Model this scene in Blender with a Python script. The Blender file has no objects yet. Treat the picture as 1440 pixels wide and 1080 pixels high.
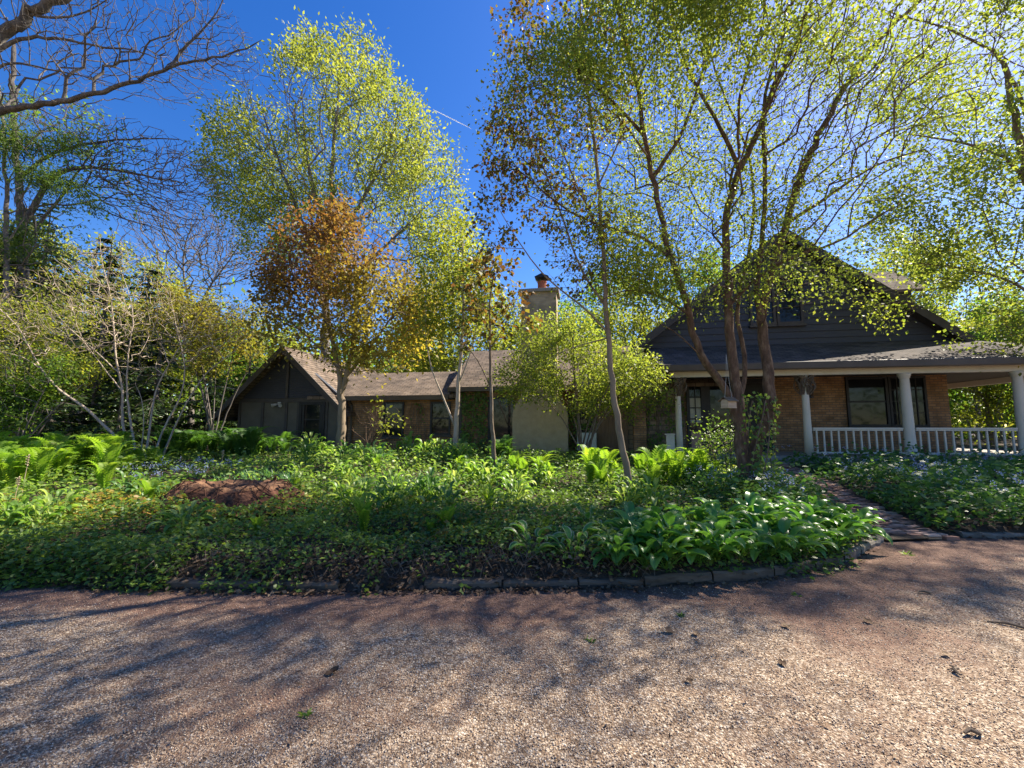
import bpy, math, random
import numpy as np
from mathutils import Vector
random.seed(7)
RNG = np.random.default_rng(11)
scene = bpy.context.scene
COL = scene.collection
R = math.radians

# ------------------------------------------------------------------ camera
FPX, PITCH, EYE = 590.0, R(5.7), 1.5          # focal length in photo pixels (1440 wide), tilt, eye height
cam_d = bpy.data.cameras.new('camera')
cam_d.sensor_width = 36.0
cam_d.lens = FPX / 1440 * 36
cam_d.clip_start, cam_d.clip_end = 0.1, 30000
cam = bpy.data.objects.new('camera', cam_d)
cam.location = (0, 0, EYE)
cam.rotation_euler = (R(90) + PITCH, 0, 0)
COL.objects.link(cam)
scene.camera = cam

# ------------------------------------------------------------------ sky and sun
SUN_AZ, SUN_EL = R(60), R(46)                 # azimuth from +Y towards +X
w = bpy.data.worlds.new('World')
scene.world = w
w.use_nodes = True
sky = w.node_tree.nodes.new('ShaderNodeTexSky')
sky.sky_type = 'NISHITA'
sky.sun_disc = False
sky.sun_elevation, sky.sun_rotation = SUN_EL, SUN_AZ
sky.air_density, sky.dust_density, sky.ozone_density = 1.0, 0.4, 2.0
hs = w.node_tree.nodes.new('ShaderNodeHueSaturation')
hs.inputs['Saturation'].default_value = 1.4
hs.inputs['Hue'].default_value = 0.515
w.node_tree.links.new(sky.outputs[0], hs.inputs['Color'])
w.node_tree.links.new(hs.outputs[0], w.node_tree.nodes['Background'].inputs[0])
w.node_tree.nodes['Background'].inputs[1].default_value = 0.082
sun_d = bpy.data.lights.new('sun', 'SUN')
sun_d.energy, sun_d.angle, sun_d.color = 5.0, R(0.55), (1.0, 0.91, 0.76)
sun = bpy.data.objects.new('sun', sun_d)
sd = Vector((math.sin(SUN_AZ) * math.cos(SUN_EL), math.cos(SUN_AZ) * math.cos(SUN_EL), math.sin(SUN_EL)))
sun.rotation_euler = sd.to_track_quat('Z', 'Y').to_euler()
COL.objects.link(sun)
scene.view_settings.view_transform = 'Standard'
scene.view_settings.look = 'None'
scene.view_settings.exposure = 1.42
scene.view_settings.gamma = 1.0
scene.cycles.use_denoising = True
scene.cycles.denoising_input_passes = 'RGB_ALBEDO_NORMAL'
scene.cycles.denoising_prefilter = 'NONE'
scene.cycles.max_bounces = 6
scene.cycles.diffuse_bounces = 2
scene.cycles.glossy_bounces = 2
scene.cycles.transmission_bounces = 4
scene.cycles.caustics_reflective = False
scene.cycles.caustics_refractive = False

# ------------------------------------------------------------------ small maths
def ray(px, py):
    a, b = (px - 720) / FPX, (540 - py) / FPX
    c, s = math.cos(PITCH), math.sin(PITCH)
    return np.array([a, c - b * s, b * c + s])
def at(px, py, Y):
    d = ray(px, py)
    return d * (Y / d[1]) + np.array([0, 0, EYE])
def sm(t):
    t = np.clip(t, 0, 1)
    return t * t * (3 - 2 * t)
def hash2(i, j, seed):
    n = (i.astype(np.int64) * 374761393 + j.astype(np.int64) * 668265263 + seed * 144665) & 0x7fffffff
    n = ((n ^ (n >> 13)) * 1274126177) & 0x7fffffff
    return ((n ^ (n >> 16)) & 0xffff) / 65535.0
def noise(x, y, s=1.0, seed=0):
    x = np.asarray(x, float) * s + 1000; y = np.asarray(y, float) * s + 1000
    i, j = np.floor(x), np.floor(y)
    u, v = sm(x - i), sm(y - j)
    a, b = hash2(i, j, seed), hash2(i + 1, j, seed)
    c, d = hash2(i, j + 1, seed), hash2(i + 1, j + 1, seed)
    return (a * (1 - u) + b * u) * (1 - v) + (c * (1 - u) + d * u) * v
def fbm(x, y, s=1.0, seed=0):
    return noise(x, y, s, seed) * .55 + noise(x, y, s * 2.1, seed + 5) * .3 + noise(x, y, s * 4.3, seed + 9) * .15
def nrm(a):
    return a / np.maximum(np.linalg.norm(a, axis=-1, keepdims=True), 1e-9)

EX = [-60, -12, -8, -4.9, -3.3, -1.8, -.1, 1.2, 2.3, 3.2, 3.9, 4.5, 4.8, 5.0, 6.0, 7.0, 9.0, 14, 60]
EY = [5.2, 4.8, 4.5, 4.2, 4.1, 4.05, 4.1, 4.16, 4.3, 4.6, 4.95, 5.4, 5.6, 5.8, 5.95, 5.9, 5.8, 5.6, 5.4]
def edge(x): return np.interp(x, EX, EY)
PY_ = [5.2, 5.9, 6.8, 8.0, 9.5, 11.5, 13.0, 14.5]
PX_ = [5.15, 5.45, 5.75, 6.2, 6.75, 7.2, 7.4, 7.5]
def path_x(y): return np.interp(y, PY_, PX_)
def path_d(x, y): return np.abs(x - path_x(y)) + np.where((y < 5.3) | (y > 14), 9, 0)
def path_z(y): return -.005 + .455 * sm((y - 5.6) / 8)
def hgt(x, y):
    x = np.asarray(x, float); y = np.asarray(y, float)
    d = y - edge(x)
    bed = .13 * sm(d / .2) + .30 * sm(d / 7.5) + (fbm(x, y, .7, 3) - .5) * .16 * sm(d / .8)
    bed = bed + .16 * np.exp(-(((x + 4.2) / 1.6) ** 2 + ((y - 6.3) / 1.1) ** 2))
    k = sm((path_d(x, y) - .55) / .45)
    bed = np.where(d > 0, bed * k + path_z(y) * (1 - k) * sm(d / .3), bed)
    bed = np.where(d > 0, bed, -.04)
    return bed
def gp(px, py, lift=0.0):
    """where the view through a photo pixel meets the ground"""
    d = ray(px, py); t = 3.0
    for i in range(900):
        p = d * t + np.array([0, 0, EYE])
        if p[2] <= float(hgt(p[0], p[1])) + lift: break
        t += .03
    return np.array([p[0], p[1], float(hgt(p[0], p[1]))])

# ------------------------------------------------------------------ object helpers
def tag(o, label=None, cat=None, group=None, kind=None):
    for k, v in (('label', label), ('category', cat), ('group', group), ('kind', kind)):
        if v: o[k] = v
    return o
def link(name, data, parent=None):
    o = bpy.data.objects.new(name, data)
    COL.objects.link(o)
    if parent: o.parent = parent
    return o
def empty(name, loc, rz=0.0):
    o = link(name, None)
    o.empty_display_size = .2
    o.location = loc; o.rotation_euler = (0, 0, rz)
    return o
def dup(root, loc, rz=0.0, sc=1.0, label=None, group=None):
    r = root.copy(); COL.objects.link(r)
    r.location = loc; r.rotation_euler = (0, 0, rz); r.scale = (sc, sc, sc) if np.isscalar(sc) else sc
    if label: r['label'] = label
    if group: r['group'] = group
    for ch in list(root.children):
        c = ch.copy(); COL.objects.link(c); c.parent = r
        for g in ch.children:
            d = g.copy(); COL.objects.link(d); d.parent = c
    return r
class MB:
    def __init__(s): s.v = []; s.f = []
    def poly(s, pts):
        n = len(s.v); s.v += [tuple(p) for p in pts]; s.f.append(tuple(range(n, n + len(pts))))
    def hexa(s, p):          # 8 points: bottom ring then top ring
        n = len(s.v); s.v += [tuple(q) for q in p]
        for f in ((3, 2, 1, 0), (4, 5, 6, 7), (0, 1, 5, 4), (1, 2, 6, 5), (2, 3, 7, 6), (3, 0, 4, 7)):
            s.f.append(tuple(n + i for i in f))
    def box(s, x0, x1, y0, y1, z0, z1):
        s.hexa([(x0, y0, z0), (x1, y0, z0), (x1, y1, z0), (x0, y1, z0), (x0, y0, z1), (x1, y0, z1), (x1, y1, z1), (x0, y1, z1)])
    def prism(s, pts, y0, y1):   # outline in x,z swept along y
        n = len(s.v); k = len(pts)
        s.v += [(a, y0, b) for a, b in pts] + [(a, y1, b) for a, b in pts]
        s.f.append(tuple(n + i for i in range(k))); s.f.append(tuple(n + k + i for i in reversed(range(k))))
        for i in range(k):
            j = (i + 1) % k
            s.f.append((n + i, n + k + i, n + k + j, n + j))
    def slab(s, a, b, c, d, t):  # a quad thickened downwards
        lo = [(p[0], p[1], p[2] - t) for p in (a, b, c, d)]
        s.hexa(lo + [a, b, c, d])
    def lathe(s, prof, cx=0, cy=0, n=16):
        k = len(s.v)
        for r, z in prof:
            for i in range(n):
                a = 2 * math.pi * i / n
                s.v.append((cx + r * math.cos(a), cy + r * math.sin(a), z))
        for j in range(len(prof) - 1):
            for i in range(n):
                i2 = (i + 1) % n
                s.f.append((k + j * n + i, k + j * n + i2, k + (j + 1) * n + i2, k + (j + 1) * n + i))
        s.f.append(tuple(k + i for i in reversed(range(n))))
        e = k + (len(prof) - 1) * n
        s.f.append(tuple(e + i for i in range(n)))
    def tube(s, pts, rad, n=6):
        pts = np.array(pts, float); k = len(s.v); m = len(pts)
        rad = np.full(m, rad) if np.isscalar(rad) else rad
        tan = nrm(np.gradient(pts, axis=0))
        mean = nrm(pts[-1] - pts[0] + 1e-6)
        ref = np.cross(mean, [0.31, 0.83, 0.46]); ref /= np.linalg.norm(ref) + 1e-9
        for j in range(m):
            a = nrm(np.cross(tan[j], ref)); b = np.cross(tan[j], a)
            for i in range(n):
                q = 2 * math.pi * i / n
                s.v.append(tuple(pts[j] + rad[j] * (a * math.cos(q) + b * math.sin(q))))
        for j in range(m - 1):
            for i in range(n):
                i2 = (i + 1) % n
                s.f.append((k + j * n + i, k + j * n + i2, k + (j + 1) * n + i2, k + (j + 1) * n + i))
        s.f.append(tuple(k + i for i in range(n))); s.f.append(tuple(k + (m - 1) * n + i for i in reversed(range(n))))
    def build(s, name, mat, parent=None, smooth=False, bevel=0.0):
        me = bpy.data.meshes.new(name)
        me.from_pydata(s.v, [], s.f); me.update()
        me.materials.append(mat)
        if smooth:
            me.polygons.foreach_set('use_smooth', [True] * len(me.polygons))
        o = link(name, me, parent)
        if bevel:
            b = o.modifiers.new('bevel', 'BEVEL'); b.width = bevel; b.segments = 2; b.limit_method = 'ANGLE'
        return o
def quad_mesh(name, V, mat, rnd=None, smooth=False):
    """V: n x 4 x 3 array of separate quads"""
    n = len(V)
    me = bpy.data.meshes.new(name)
    me.vertices.add(4 * n); me.vertices.foreach_set('co', np.ascontiguousarray(V, np.float32).ravel())
    me.loops.add(4 * n); me.loops.foreach_set('vertex_index', np.arange(4 * n, dtype=np.int32))
    me.polygons.add(n)
    me.polygons.foreach_set('loop_start', np.arange(0, 4 * n, 4, dtype=np.int32))
    at_ = me.attributes.new('rnd', 'FLOAT', 'FACE')
    at_.data.foreach_set('value', np.asarray(RNG.random(n) if rnd is None else rnd, np.float32))
    me.update(calc_edges=True)
    me.materials.append(mat)
    return me
def idx_mesh(name, V, F, mat, smooth=True, rnd=None):
    me = bpy.data.meshes.new(name)
    F = np.asarray(F, np.int32); n, k = F.shape
    me.vertices.add(len(V)); me.vertices.foreach_set('co', np.ascontiguousarray(V, np.float32).ravel())
    me.loops.add(n * k); me.loops.foreach_set('vertex_index', F.ravel())
    me.polygons.add(n); me.polygons.foreach_set('loop_start', np.arange(0, n * k, k, dtype=np.int32))
    if rnd is not None:
        a = me.attributes.new('rnd', 'FLOAT', 'FACE'); a.data.foreach_set('value', np.asarray(rnd, np.float32))
    me.update(calc_edges=True)
    me.polygons.foreach_set('use_smooth', np.full(n, smooth))
    me.materials.append(mat)
    return me
def leaf_quads(P, D, N, L, W, fold=.18, wide=.45):
    D = nrm(D); S = nrm(np.cross(D, N)); U = np.cross(S, D)
    L = np.asarray(L)[:, None] if np.ndim(L) else L
    W = np.asarray(W)[:, None] if np.ndim(W) else W
    mid = P + D * L * wide
    return np.stack([P, mid + S * W * .5 + U * W * fold, P + D * L, mid - S * W * .5 + U * W * fold], axis=1)
def rdir(n): return nrm(RNG.normal(size=(n, 3)))

# ------------------------------------------------------------------ materials
def new_mat(name):
    m = bpy.data.materials.new(name); m.use_nodes = True
    return m, m.node_tree.nodes, m.node_tree.links, m.node_tree.nodes['Principled BSDF']
def ramp(n, stops):
    r = n.new('ShaderNodeValToRGB')
    while len(r.color_ramp.elements) < len(stops): r.color_ramp.elements.new(.5)
    for e, (p, c) in zip(r.color_ramp.elements, stops): e.position = p; e.color = (*c, 1)
    return r
def plain(name, c, rough=.6, metal=0, spec=.5):
    m, n, l, b = new_mat(name)
    b.inputs['Base Color'].default_value = (*c, 1); b.inputs['Roughness'].default_value = rough
    b.inputs['Metallic'].default_value = metal; b.inputs['Specular IOR Level'].default_value = spec
    return m
def noisy(name, stops, scale=8, rough=.85, bump=.3, stretch=(1, 1, 1), dist=.02, detail=6, spec=.3):
    m, n, l, b = new_mat(name)
    tc = n.new('ShaderNodeTexCoord'); mp = n.new('ShaderNodeMapping'); mp.inputs['Scale'].default_value = stretch
    t = n.new('ShaderNodeTexNoise'); t.inputs['Scale'].default_value = scale; t.inputs['Detail'].default_value = detail
    t.inputs['Roughness'].default_value = .65
    l.new(tc.outputs['Object'], mp.inputs[0]); l.new(mp.outputs[0], t.inputs['Vector'])
    r = ramp(n, stops); l.new(t.outputs[0], r.inputs[0]); l.new(r.outputs[0], b.inputs['Base Color'])
    b.inputs['Roughness'].default_value = rough; b.inputs['Specular IOR Level'].default_value = spec
    if bump:
        bp = n.new('ShaderNodeBump'); bp.inputs['Strength'].default_value = bump; bp.inputs['Distance'].default_value = dist
        l.new(t.outputs[0], bp.inputs['Height']); l.new(bp.outputs[0], b.inputs['Normal'])
    return m
def leafy(name, stops, trans=.5, tint=(2.1, 2.1, 1.0), rough=.5, spec=.3, gain=1.0):
    """leaf: a face colour picked per leaf, part of the light passing through"""
    m, n, l, b = new_mat(name)
    a = n.new('ShaderNodeAttribute'); a.attribute_name = 'rnd'
    r = ramp(n, [(q, tuple(v * gain for v in c)) for q, c in stops]); l.new(a.outputs['Fac'], r.inputs[0])
    l.new(r.outputs[0], b.inputs['Base Color'])
    b.inputs['Roughness'].default_value = rough; b.inputs['Specular IOR Level'].default_value = spec
    mu = n.new('ShaderNodeMix'); mu.data_type = 'RGBA'; mu.blend_type = 'MULTIPLY'; mu.inputs[0].default_value = 1
    l.new(r.outputs[0], mu.inputs[6]); mu.inputs[7].default_value = (*tint, 1)
    t = n.new('ShaderNodeBsdfTranslucent'); l.new(mu.outputs[2], t.inputs[0])
    mx = n.new('ShaderNodeMixShader'); mx.inputs[0].default_value = trans
    l.new(b.outputs[0], mx.inputs[1]); l.new(t.outputs[0], mx.inputs[2])
    l.new(mx.outputs[0], n['Material Output'].inputs[0])
    return m
def bricky(name, c1, c2, cm, bw, rh, ms, mode='wall', rough=.85, bump=.5, rot=False, offs=.5):
    m, n, l, b = new_mat(name)
    tc = n.new('ShaderNodeTexCoord'); sp = n.new('ShaderNodeSeparateXYZ'); cb = n.new('ShaderNodeCombineXYZ')
    l.new(tc.outputs['Object'], sp.inputs[0])
    if mode == 'wall':
        ad = n.new('ShaderNodeMath'); ad.operation = 'ADD'
        l.new(sp.outputs[0], ad.inputs[0]); l.new(sp.outputs[1], ad.inputs[1])
        l.new(ad.outputs[0], cb.inputs[0]); l.new(sp.outputs[2], cb.inputs[1])
    elif mode == 'roof_y':     # slope runs along y
        l.new(sp.outputs[0], cb.inputs[0]); l.new(sp.outputs[1], cb.inputs[1])
    else:                      # slope runs along x
        l.new(sp.outputs[1], cb.inputs[0]); l.new(sp.outputs[0], cb.inputs[1])
    # slight wobble so courses are not ruler straight
    wn = n.new('ShaderNodeTexNoise'); wn.inputs['Scale'].default_value = 1.7; wn.inputs['Detail'].default_value = 3
    l.new(cb.outputs[0], wn.inputs['Vector'])
    va = n.new('ShaderNodeVectorMath'); va.operation = 'MULTIPLY_ADD'; va.inputs[1].default_value = (.03, .03, 0)
    l.new(wn.outputs[1], va.inputs[0]); l.new(cb.outputs[0], va.inputs[2])
    t = n.new('ShaderNodeTexBrick'); t.inputs['Scale'].default_value = 1.0
    t.inputs['Brick Width'].default_value = bw; t.inputs['Row Height'].default_value = rh; t.inputs['Mortar Size'].default_value = ms
    t.inputs['Mortar Smooth'].default_value = .3; t.offset = offs
    t.inputs['Color1'].default_value = (*c1, 1); t.inputs['Color2'].default_value = (*c2, 1); t.inputs['Mortar'].default_value = (*cm, 1)
    l.new(va.outputs[0], t.inputs['Vector'])
    ns = n.new('ShaderNodeTexNoise'); ns.inputs['Scale'].default_value = 2.2; ns.inputs['Detail'].default_value = 8
    l.new(tc.outputs['Object'], ns.inputs['Vector'])
    rr = ramp(n, [(.3, (.55, .55, .55)), (.7, (1.25, 1.2, 1.15))]); l.new(ns.outputs[0], rr.inputs[0])
    mu = n.new('ShaderNodeMix'); mu.data_type = 'RGBA'; mu.blend_type = 'MULTIPLY'; mu.inputs[0].default_value = 1
    l.new(t.outputs[0], mu.inputs[6]); l.new(rr.outputs[0], mu.inputs[7]); l.new(mu.outputs[2], b.inputs['Base Color'])
    b.inputs['Roughness'].default_value = rough; b.inputs['Specular IOR Level'].default_value = .25
    bp = n.new('ShaderNodeBump'); bp.inputs['Strength'].default_value = bump; bp.inputs['Distance'].default_value = .012; bp.invert = True
    l.new(t.outputs[1], bp.inputs['Height']); l.new(bp.outputs[0], b.inputs['Normal'])
    return m

M = {}
M['brick'] = bricky('tan_brick', (.42, .25, .13), (.29, .16, .08), (.17, .13, .10), .23, .083, .013)
M['stone'] = bricky('rough_stone', (.24, .19, .14), (.33, .26, .19), (.16, .14, .12), .34, .17, .02)
M['roof_shaded'] = bricky('shaded_shingle_roof', (.075, .063, .058), (.12, .10, .092), (.03, .025, .023), .32, .15, .012, 'roof_y', .95, .9)  # darker shingle copy for the porch, mostly shade put into the colour
M['roof_shaded_side'] = bricky('shaded_shingle_roof_side', (.12, .10, .09), (.18, .15, .135), (.045, .038, .034), .32, .12, .012, 'roof_x', .95, .9)  # main gable slopes, shade put into the shingle colour likewise
M['chimney_brick'] = bricky('grey_chimney_brick', (.40, .31, .20), (.48, .38, .26), (.40, .34, .26), .22, .08, .012)
M['roof_y'] = bricky('shingle_roof', (.145, .110, .085), (.21, .165, .130), (.05, .038, .03), .32, .15, .012, 'roof_y', .95, .9)
M['roof_x'] = bricky('shingle_roof_side', (.145, .110, .085), (.21, .165, .130), (.05, .038, .03), .32, .12, .012, 'roof_x', .95, .9)

M['siding'] = noisy('charcoal_siding', [(.3, (.046, .050, .062)), (.7, (.062, .066, .080))], 3, .6, .08, (1, 1, 8))
M['trim'] = noisy('dark_trim', [(.3, (.050, .045, .042)), (.7, (.080, .070, .064))], 4, .6, .06)
M['gutter'] = noisy('brown_gutter', [(.3, (.075, .060, .048)), (.7, (.11, .088, .07))], 2, .5, .03)
M['white'] = noisy('worn_white_paint', [(.2, (.42, .37, .29)), (.4, (.58, .53, .44)), (.8, (.63, .58, .49))], 5, .55, .12, (1, 1, .5))
M['stucco'] = noisy('tan_stucco', [(.3, (.33, .26, .165)), (.7, (.42, .34, .225))], 6, .95, .25)
M['panel'] = noisy('olive_panel', [(.3, (.095, .088, .072)), (.7, (.135, .125, .10))], 2.5, .8, .08)
M['black'] = noisy('black_paint', [(.3, (.012, .013, .015)), (.7, (.022, .023, .026))], 6, .45, .05)
M['block'] = noisy('mossy_edging_block', [(.3, (.10, .085, .065)), (.55, (.19, .165, .135)), (.8, (.29, .26, .22))], 7, .95, .5)
M['concrete'] = noisy('porch_concrete', [(.3, (.25, .22, .19)), (.7, (.36, .33, .29))], 3, .9, .15)
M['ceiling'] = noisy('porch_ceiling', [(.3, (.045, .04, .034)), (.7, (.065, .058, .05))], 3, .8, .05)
M['clay'] = noisy('clay_flue', [(.3, (.26, .08, .045)), (.7, (.34, .12, .07))], 6, .85, .1)
M['board'] = noisy('brown_boards', [(.3, (.12, .075, .045)), (.7, (.19, .125, .08))], 4, .85, .3, (6, 6, .5))
M['weathered'] = noisy('weathered_wood', [(.3, (.075, .054, .038)), (.55, (.15, .112, .08)), (.8, (.23, .18, .13))], 5, .9, .4, (.6, 3, 3))
M['birdhouse'] = noisy('raw_wood', [(.3, (.40, .29, .19)), (.7, (.55, .43, .31))], 6, .8, .15, (1, 1, 5))
M['metal'] = plain('dark_metal', (.03, .03, .032), .4, .6)
M['white_metal'] = plain('white_metal', (.42, .43, .42), .4, 0)
M['pink'] = noisy('faded_pink', [(.3, (.42, .24, .2)), (.7, (.5, .31, .26))], 5, .8, .05)
M['blind'] = noisy('window_blind', [(.3, (.42, .44, .38)), (.7, (.55, .56, .5))], 3, .8, .1, (1, 1, 14))
def glass_mat(name, c, rough):
    m, n, l, b = new_mat(name)
    b.inputs['Base Color'].default_value = (*c, 1); b.inputs['Roughness'].default_value = rough
    b.inputs['Specular IOR Level'].default_value = .3
    t = n.new('ShaderNodeTexNoise'); t.inputs['Scale'].default_value = 1.4
    bp = n.new('ShaderNodeBump'); bp.inputs['Strength'].default_value = .05; bp.inputs['Distance'].default_value = .05
    l.new(t.outputs[0], bp.inputs['Height']); l.new(bp.outputs[0], b.inputs['Normal'])
    return m
M['glass'] = glass_mat('window_glass', (.012, .014, .017), .04)
M['bark'] = noisy('brown_bark', [(.3, (.085, .060, .042)), (.5, (.165, .122, .088)), (.72, (.27, .22, .17))], 9, .95, .9, (1.4, 1.4, .45), .03)
M['bark_red'] = noisy('flaking_bark', [(.28, (.050, .032, .023)), (.5, (.115, .072, .048)), (.72, (.24, .175, .12))], 10, .95, 1.0, (1.3, 1.3, .4), .035)
M['bark_smooth'] = noisy('smooth_tan_bark', [(.3, (.17, .125, .085)), (.7, (.29, .225, .155))], 7, .85, .4, (1, 1, .3))
M['bark_pale'] = noisy('pale_bark', [(.3, (.30, .235, .175)), (.7, (.50, .41, .32))], 6, .85, .35, (1, 1, .4))
M['bark_oak'] = noisy('grey_oak_bark', [(.3, (.055, .048, .043)), (.5, (.105, .092, .082)), (.75, (.22, .195, .175))], 5, .95, 1.0, (1.5, 1.5, .4), .05)
M['bark_grey'] = noisy('grey_bark', [(.3, (.10, .085, .075)), (.7, (.20, .175, .155))], 5, .95, .5, (1, 1, .35))
M['leaf_front'] = leafy('fresh_green_leaf', [(.0, (.09, .13, .026)), (.5, (.155, .19, .040)), (.93, (.23, .24, .055)), (1, (.32, .23, .04))], .55, gain=1.1)
M['leaf_bronze'] = leafy('bronze_leaf', [(.0, (.085, .048, .022)), (.35, (.13, .080, .028)), (.6, (.12, .13, .03)), (1, (.18, .20, .04))], .5, (1.8, 1.4, .8))
M['leaf_red'] = leafy('maple_leaf', [(.0, (.100, .046, .024)), (.3, (.112, .072, .026)), (.6, (.125, .115, .030)), (.85, (.17, .155, .034)), (1, (.22, .19, .04))], .5, (1.9, 1.7, .8), gain=1.55)
M['leaf_yellow'] = leafy('yellow_green_leaf', [(.0, (.11, .15, .025)), (.6, (.18, .20, .035)), (1, (.25, .24, .045))], .5, gain=1.15)
M['leaf_tall'] = leafy('spring_leaf', [(.0, (.12, .16, .036)), (.5, (.20, .225, .052)), (1, (.30, .30, .075))], .5)
M['leaf_mid'] = leafy('green_leaf', [(.0, (.045, .09, .018)), (.6, (.085, .14, .026)), (1, (.14, .18, .035))], .5, gain=1.5)
M['leaf_olive'] = leafy('olive_budding_leaf', [(.0, (.15, .085, .03)), (.35, (.16, .14, .03)), (1, (.17, .19, .04))], .5, gain=1.15)
M['needle'] = leafy('hemlock_needle', [(.0, (.018, .038, .016)), (.6, (.035, .062, .022)), (1, (.07, .10, .03))], .25, rough=.6, gain=1.25)
M['needle_lit'] = leafy('light_needle', [(.0, (.04, .08, .018)), (.6, (.08, .13, .025)), (1, (.13, .18, .03))], .35, rough=.6)
M['fern'] = leafy('fern_frond', [(.0, (.085, .16, .020)), (.6, (.13, .21, .025)), (1, (.19, .25, .03))], .5, gain=1.35)
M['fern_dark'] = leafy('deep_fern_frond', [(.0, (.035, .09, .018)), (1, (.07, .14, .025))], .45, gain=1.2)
M['cover'] = leafy('creeper_leaf', [(.0, (.030, .058, .014)), (.5, (.062, .105, .020)), (.88, (.115, .155, .03)), (1, (.20, .20, .06))], .35, rough=.45, spec=.35, gain=1.9)
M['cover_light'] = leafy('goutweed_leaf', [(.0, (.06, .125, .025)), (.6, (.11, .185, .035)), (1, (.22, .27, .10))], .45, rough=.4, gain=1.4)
M['cover_yellow'] = leafy('yellowing_leaf', [(.0, (.11, .12, .025)), (.5, (.21, .17, .035)), (1, (.30, .17, .05))], .4, gain=1.2)
M['bluebell'] = leafy('bluebell_leaf', [(.0, (.03, .075, .022)), (.6, (.055, .115, .030)), (1, (.10, .17, .05))], .35, rough=.45, spec=.35, gain=1.5)
M['petal'] = leafy('pale_blue_petal', [(.0, (.32, .40, .72)), (1, (.52, .56, .80))], .35, (1, 1, 1))
M['hosta'] = leafy('hosta_leaf', [(.0, (.035, .095, .020)), (1, (.075, .15, .028))], .35, rough=.36, spec=.5, gain=2.0)
M['hosta_edge'] = leafy('cream_leaf_edge', [(.0, (.42, .45, .22)), (1, (.55, .55, .33))], .4, (1, 1, .8))
M['strap'] = leafy('strap_leaf', [(.0, (.035, .095, .045)), (1, (.085, .16, .07))], .35, rough=.35, gain=1.4)
M['litter'] = leafy('dead_leaf', [(.0, (.055, .034, .022)), (.5, (.13, .082, .05)), (1, (.27, .19, .12))], .1, (1, 1, 1), .85, .2)
M['soil'] = noisy('dark_soil', [(.3, (.030, .021, .014)), (.6, (.065, .046, .030)), (.8, (.11, .08, .055))], 7, .98, .8, dist=.05)
M['rot'] = noisy('rotten_wood', [(.3, (.030, .014, .010)), (.5, (.085, .036, .022)), (.75, (.22, .10, .055))], 9, .95, 1.0, (1, 1, 2), .04)
M['rot_top'] = noisy('rotten_wood_top', [(.3, (.045, .024, .015)), (.5, (.13, .066, .038)), (.75, (.34, .19, .10))], 8, .95, .9, (1, 1, 1), .04)
M['twig'] = noisy('dry_twig', [(.3, (.10, .07, .05)), (.7, (.22, .17, .12))], 20, .9, .3)
M['straw'] = plain('straw', (.38, .30, .19), .8)
M['cloud'] = leafy('contrail_white', [(0, (.9, .9, .9)), (1, (.9, .9, .9))], .5, (1, 1, 1), 1, 0)

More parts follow.
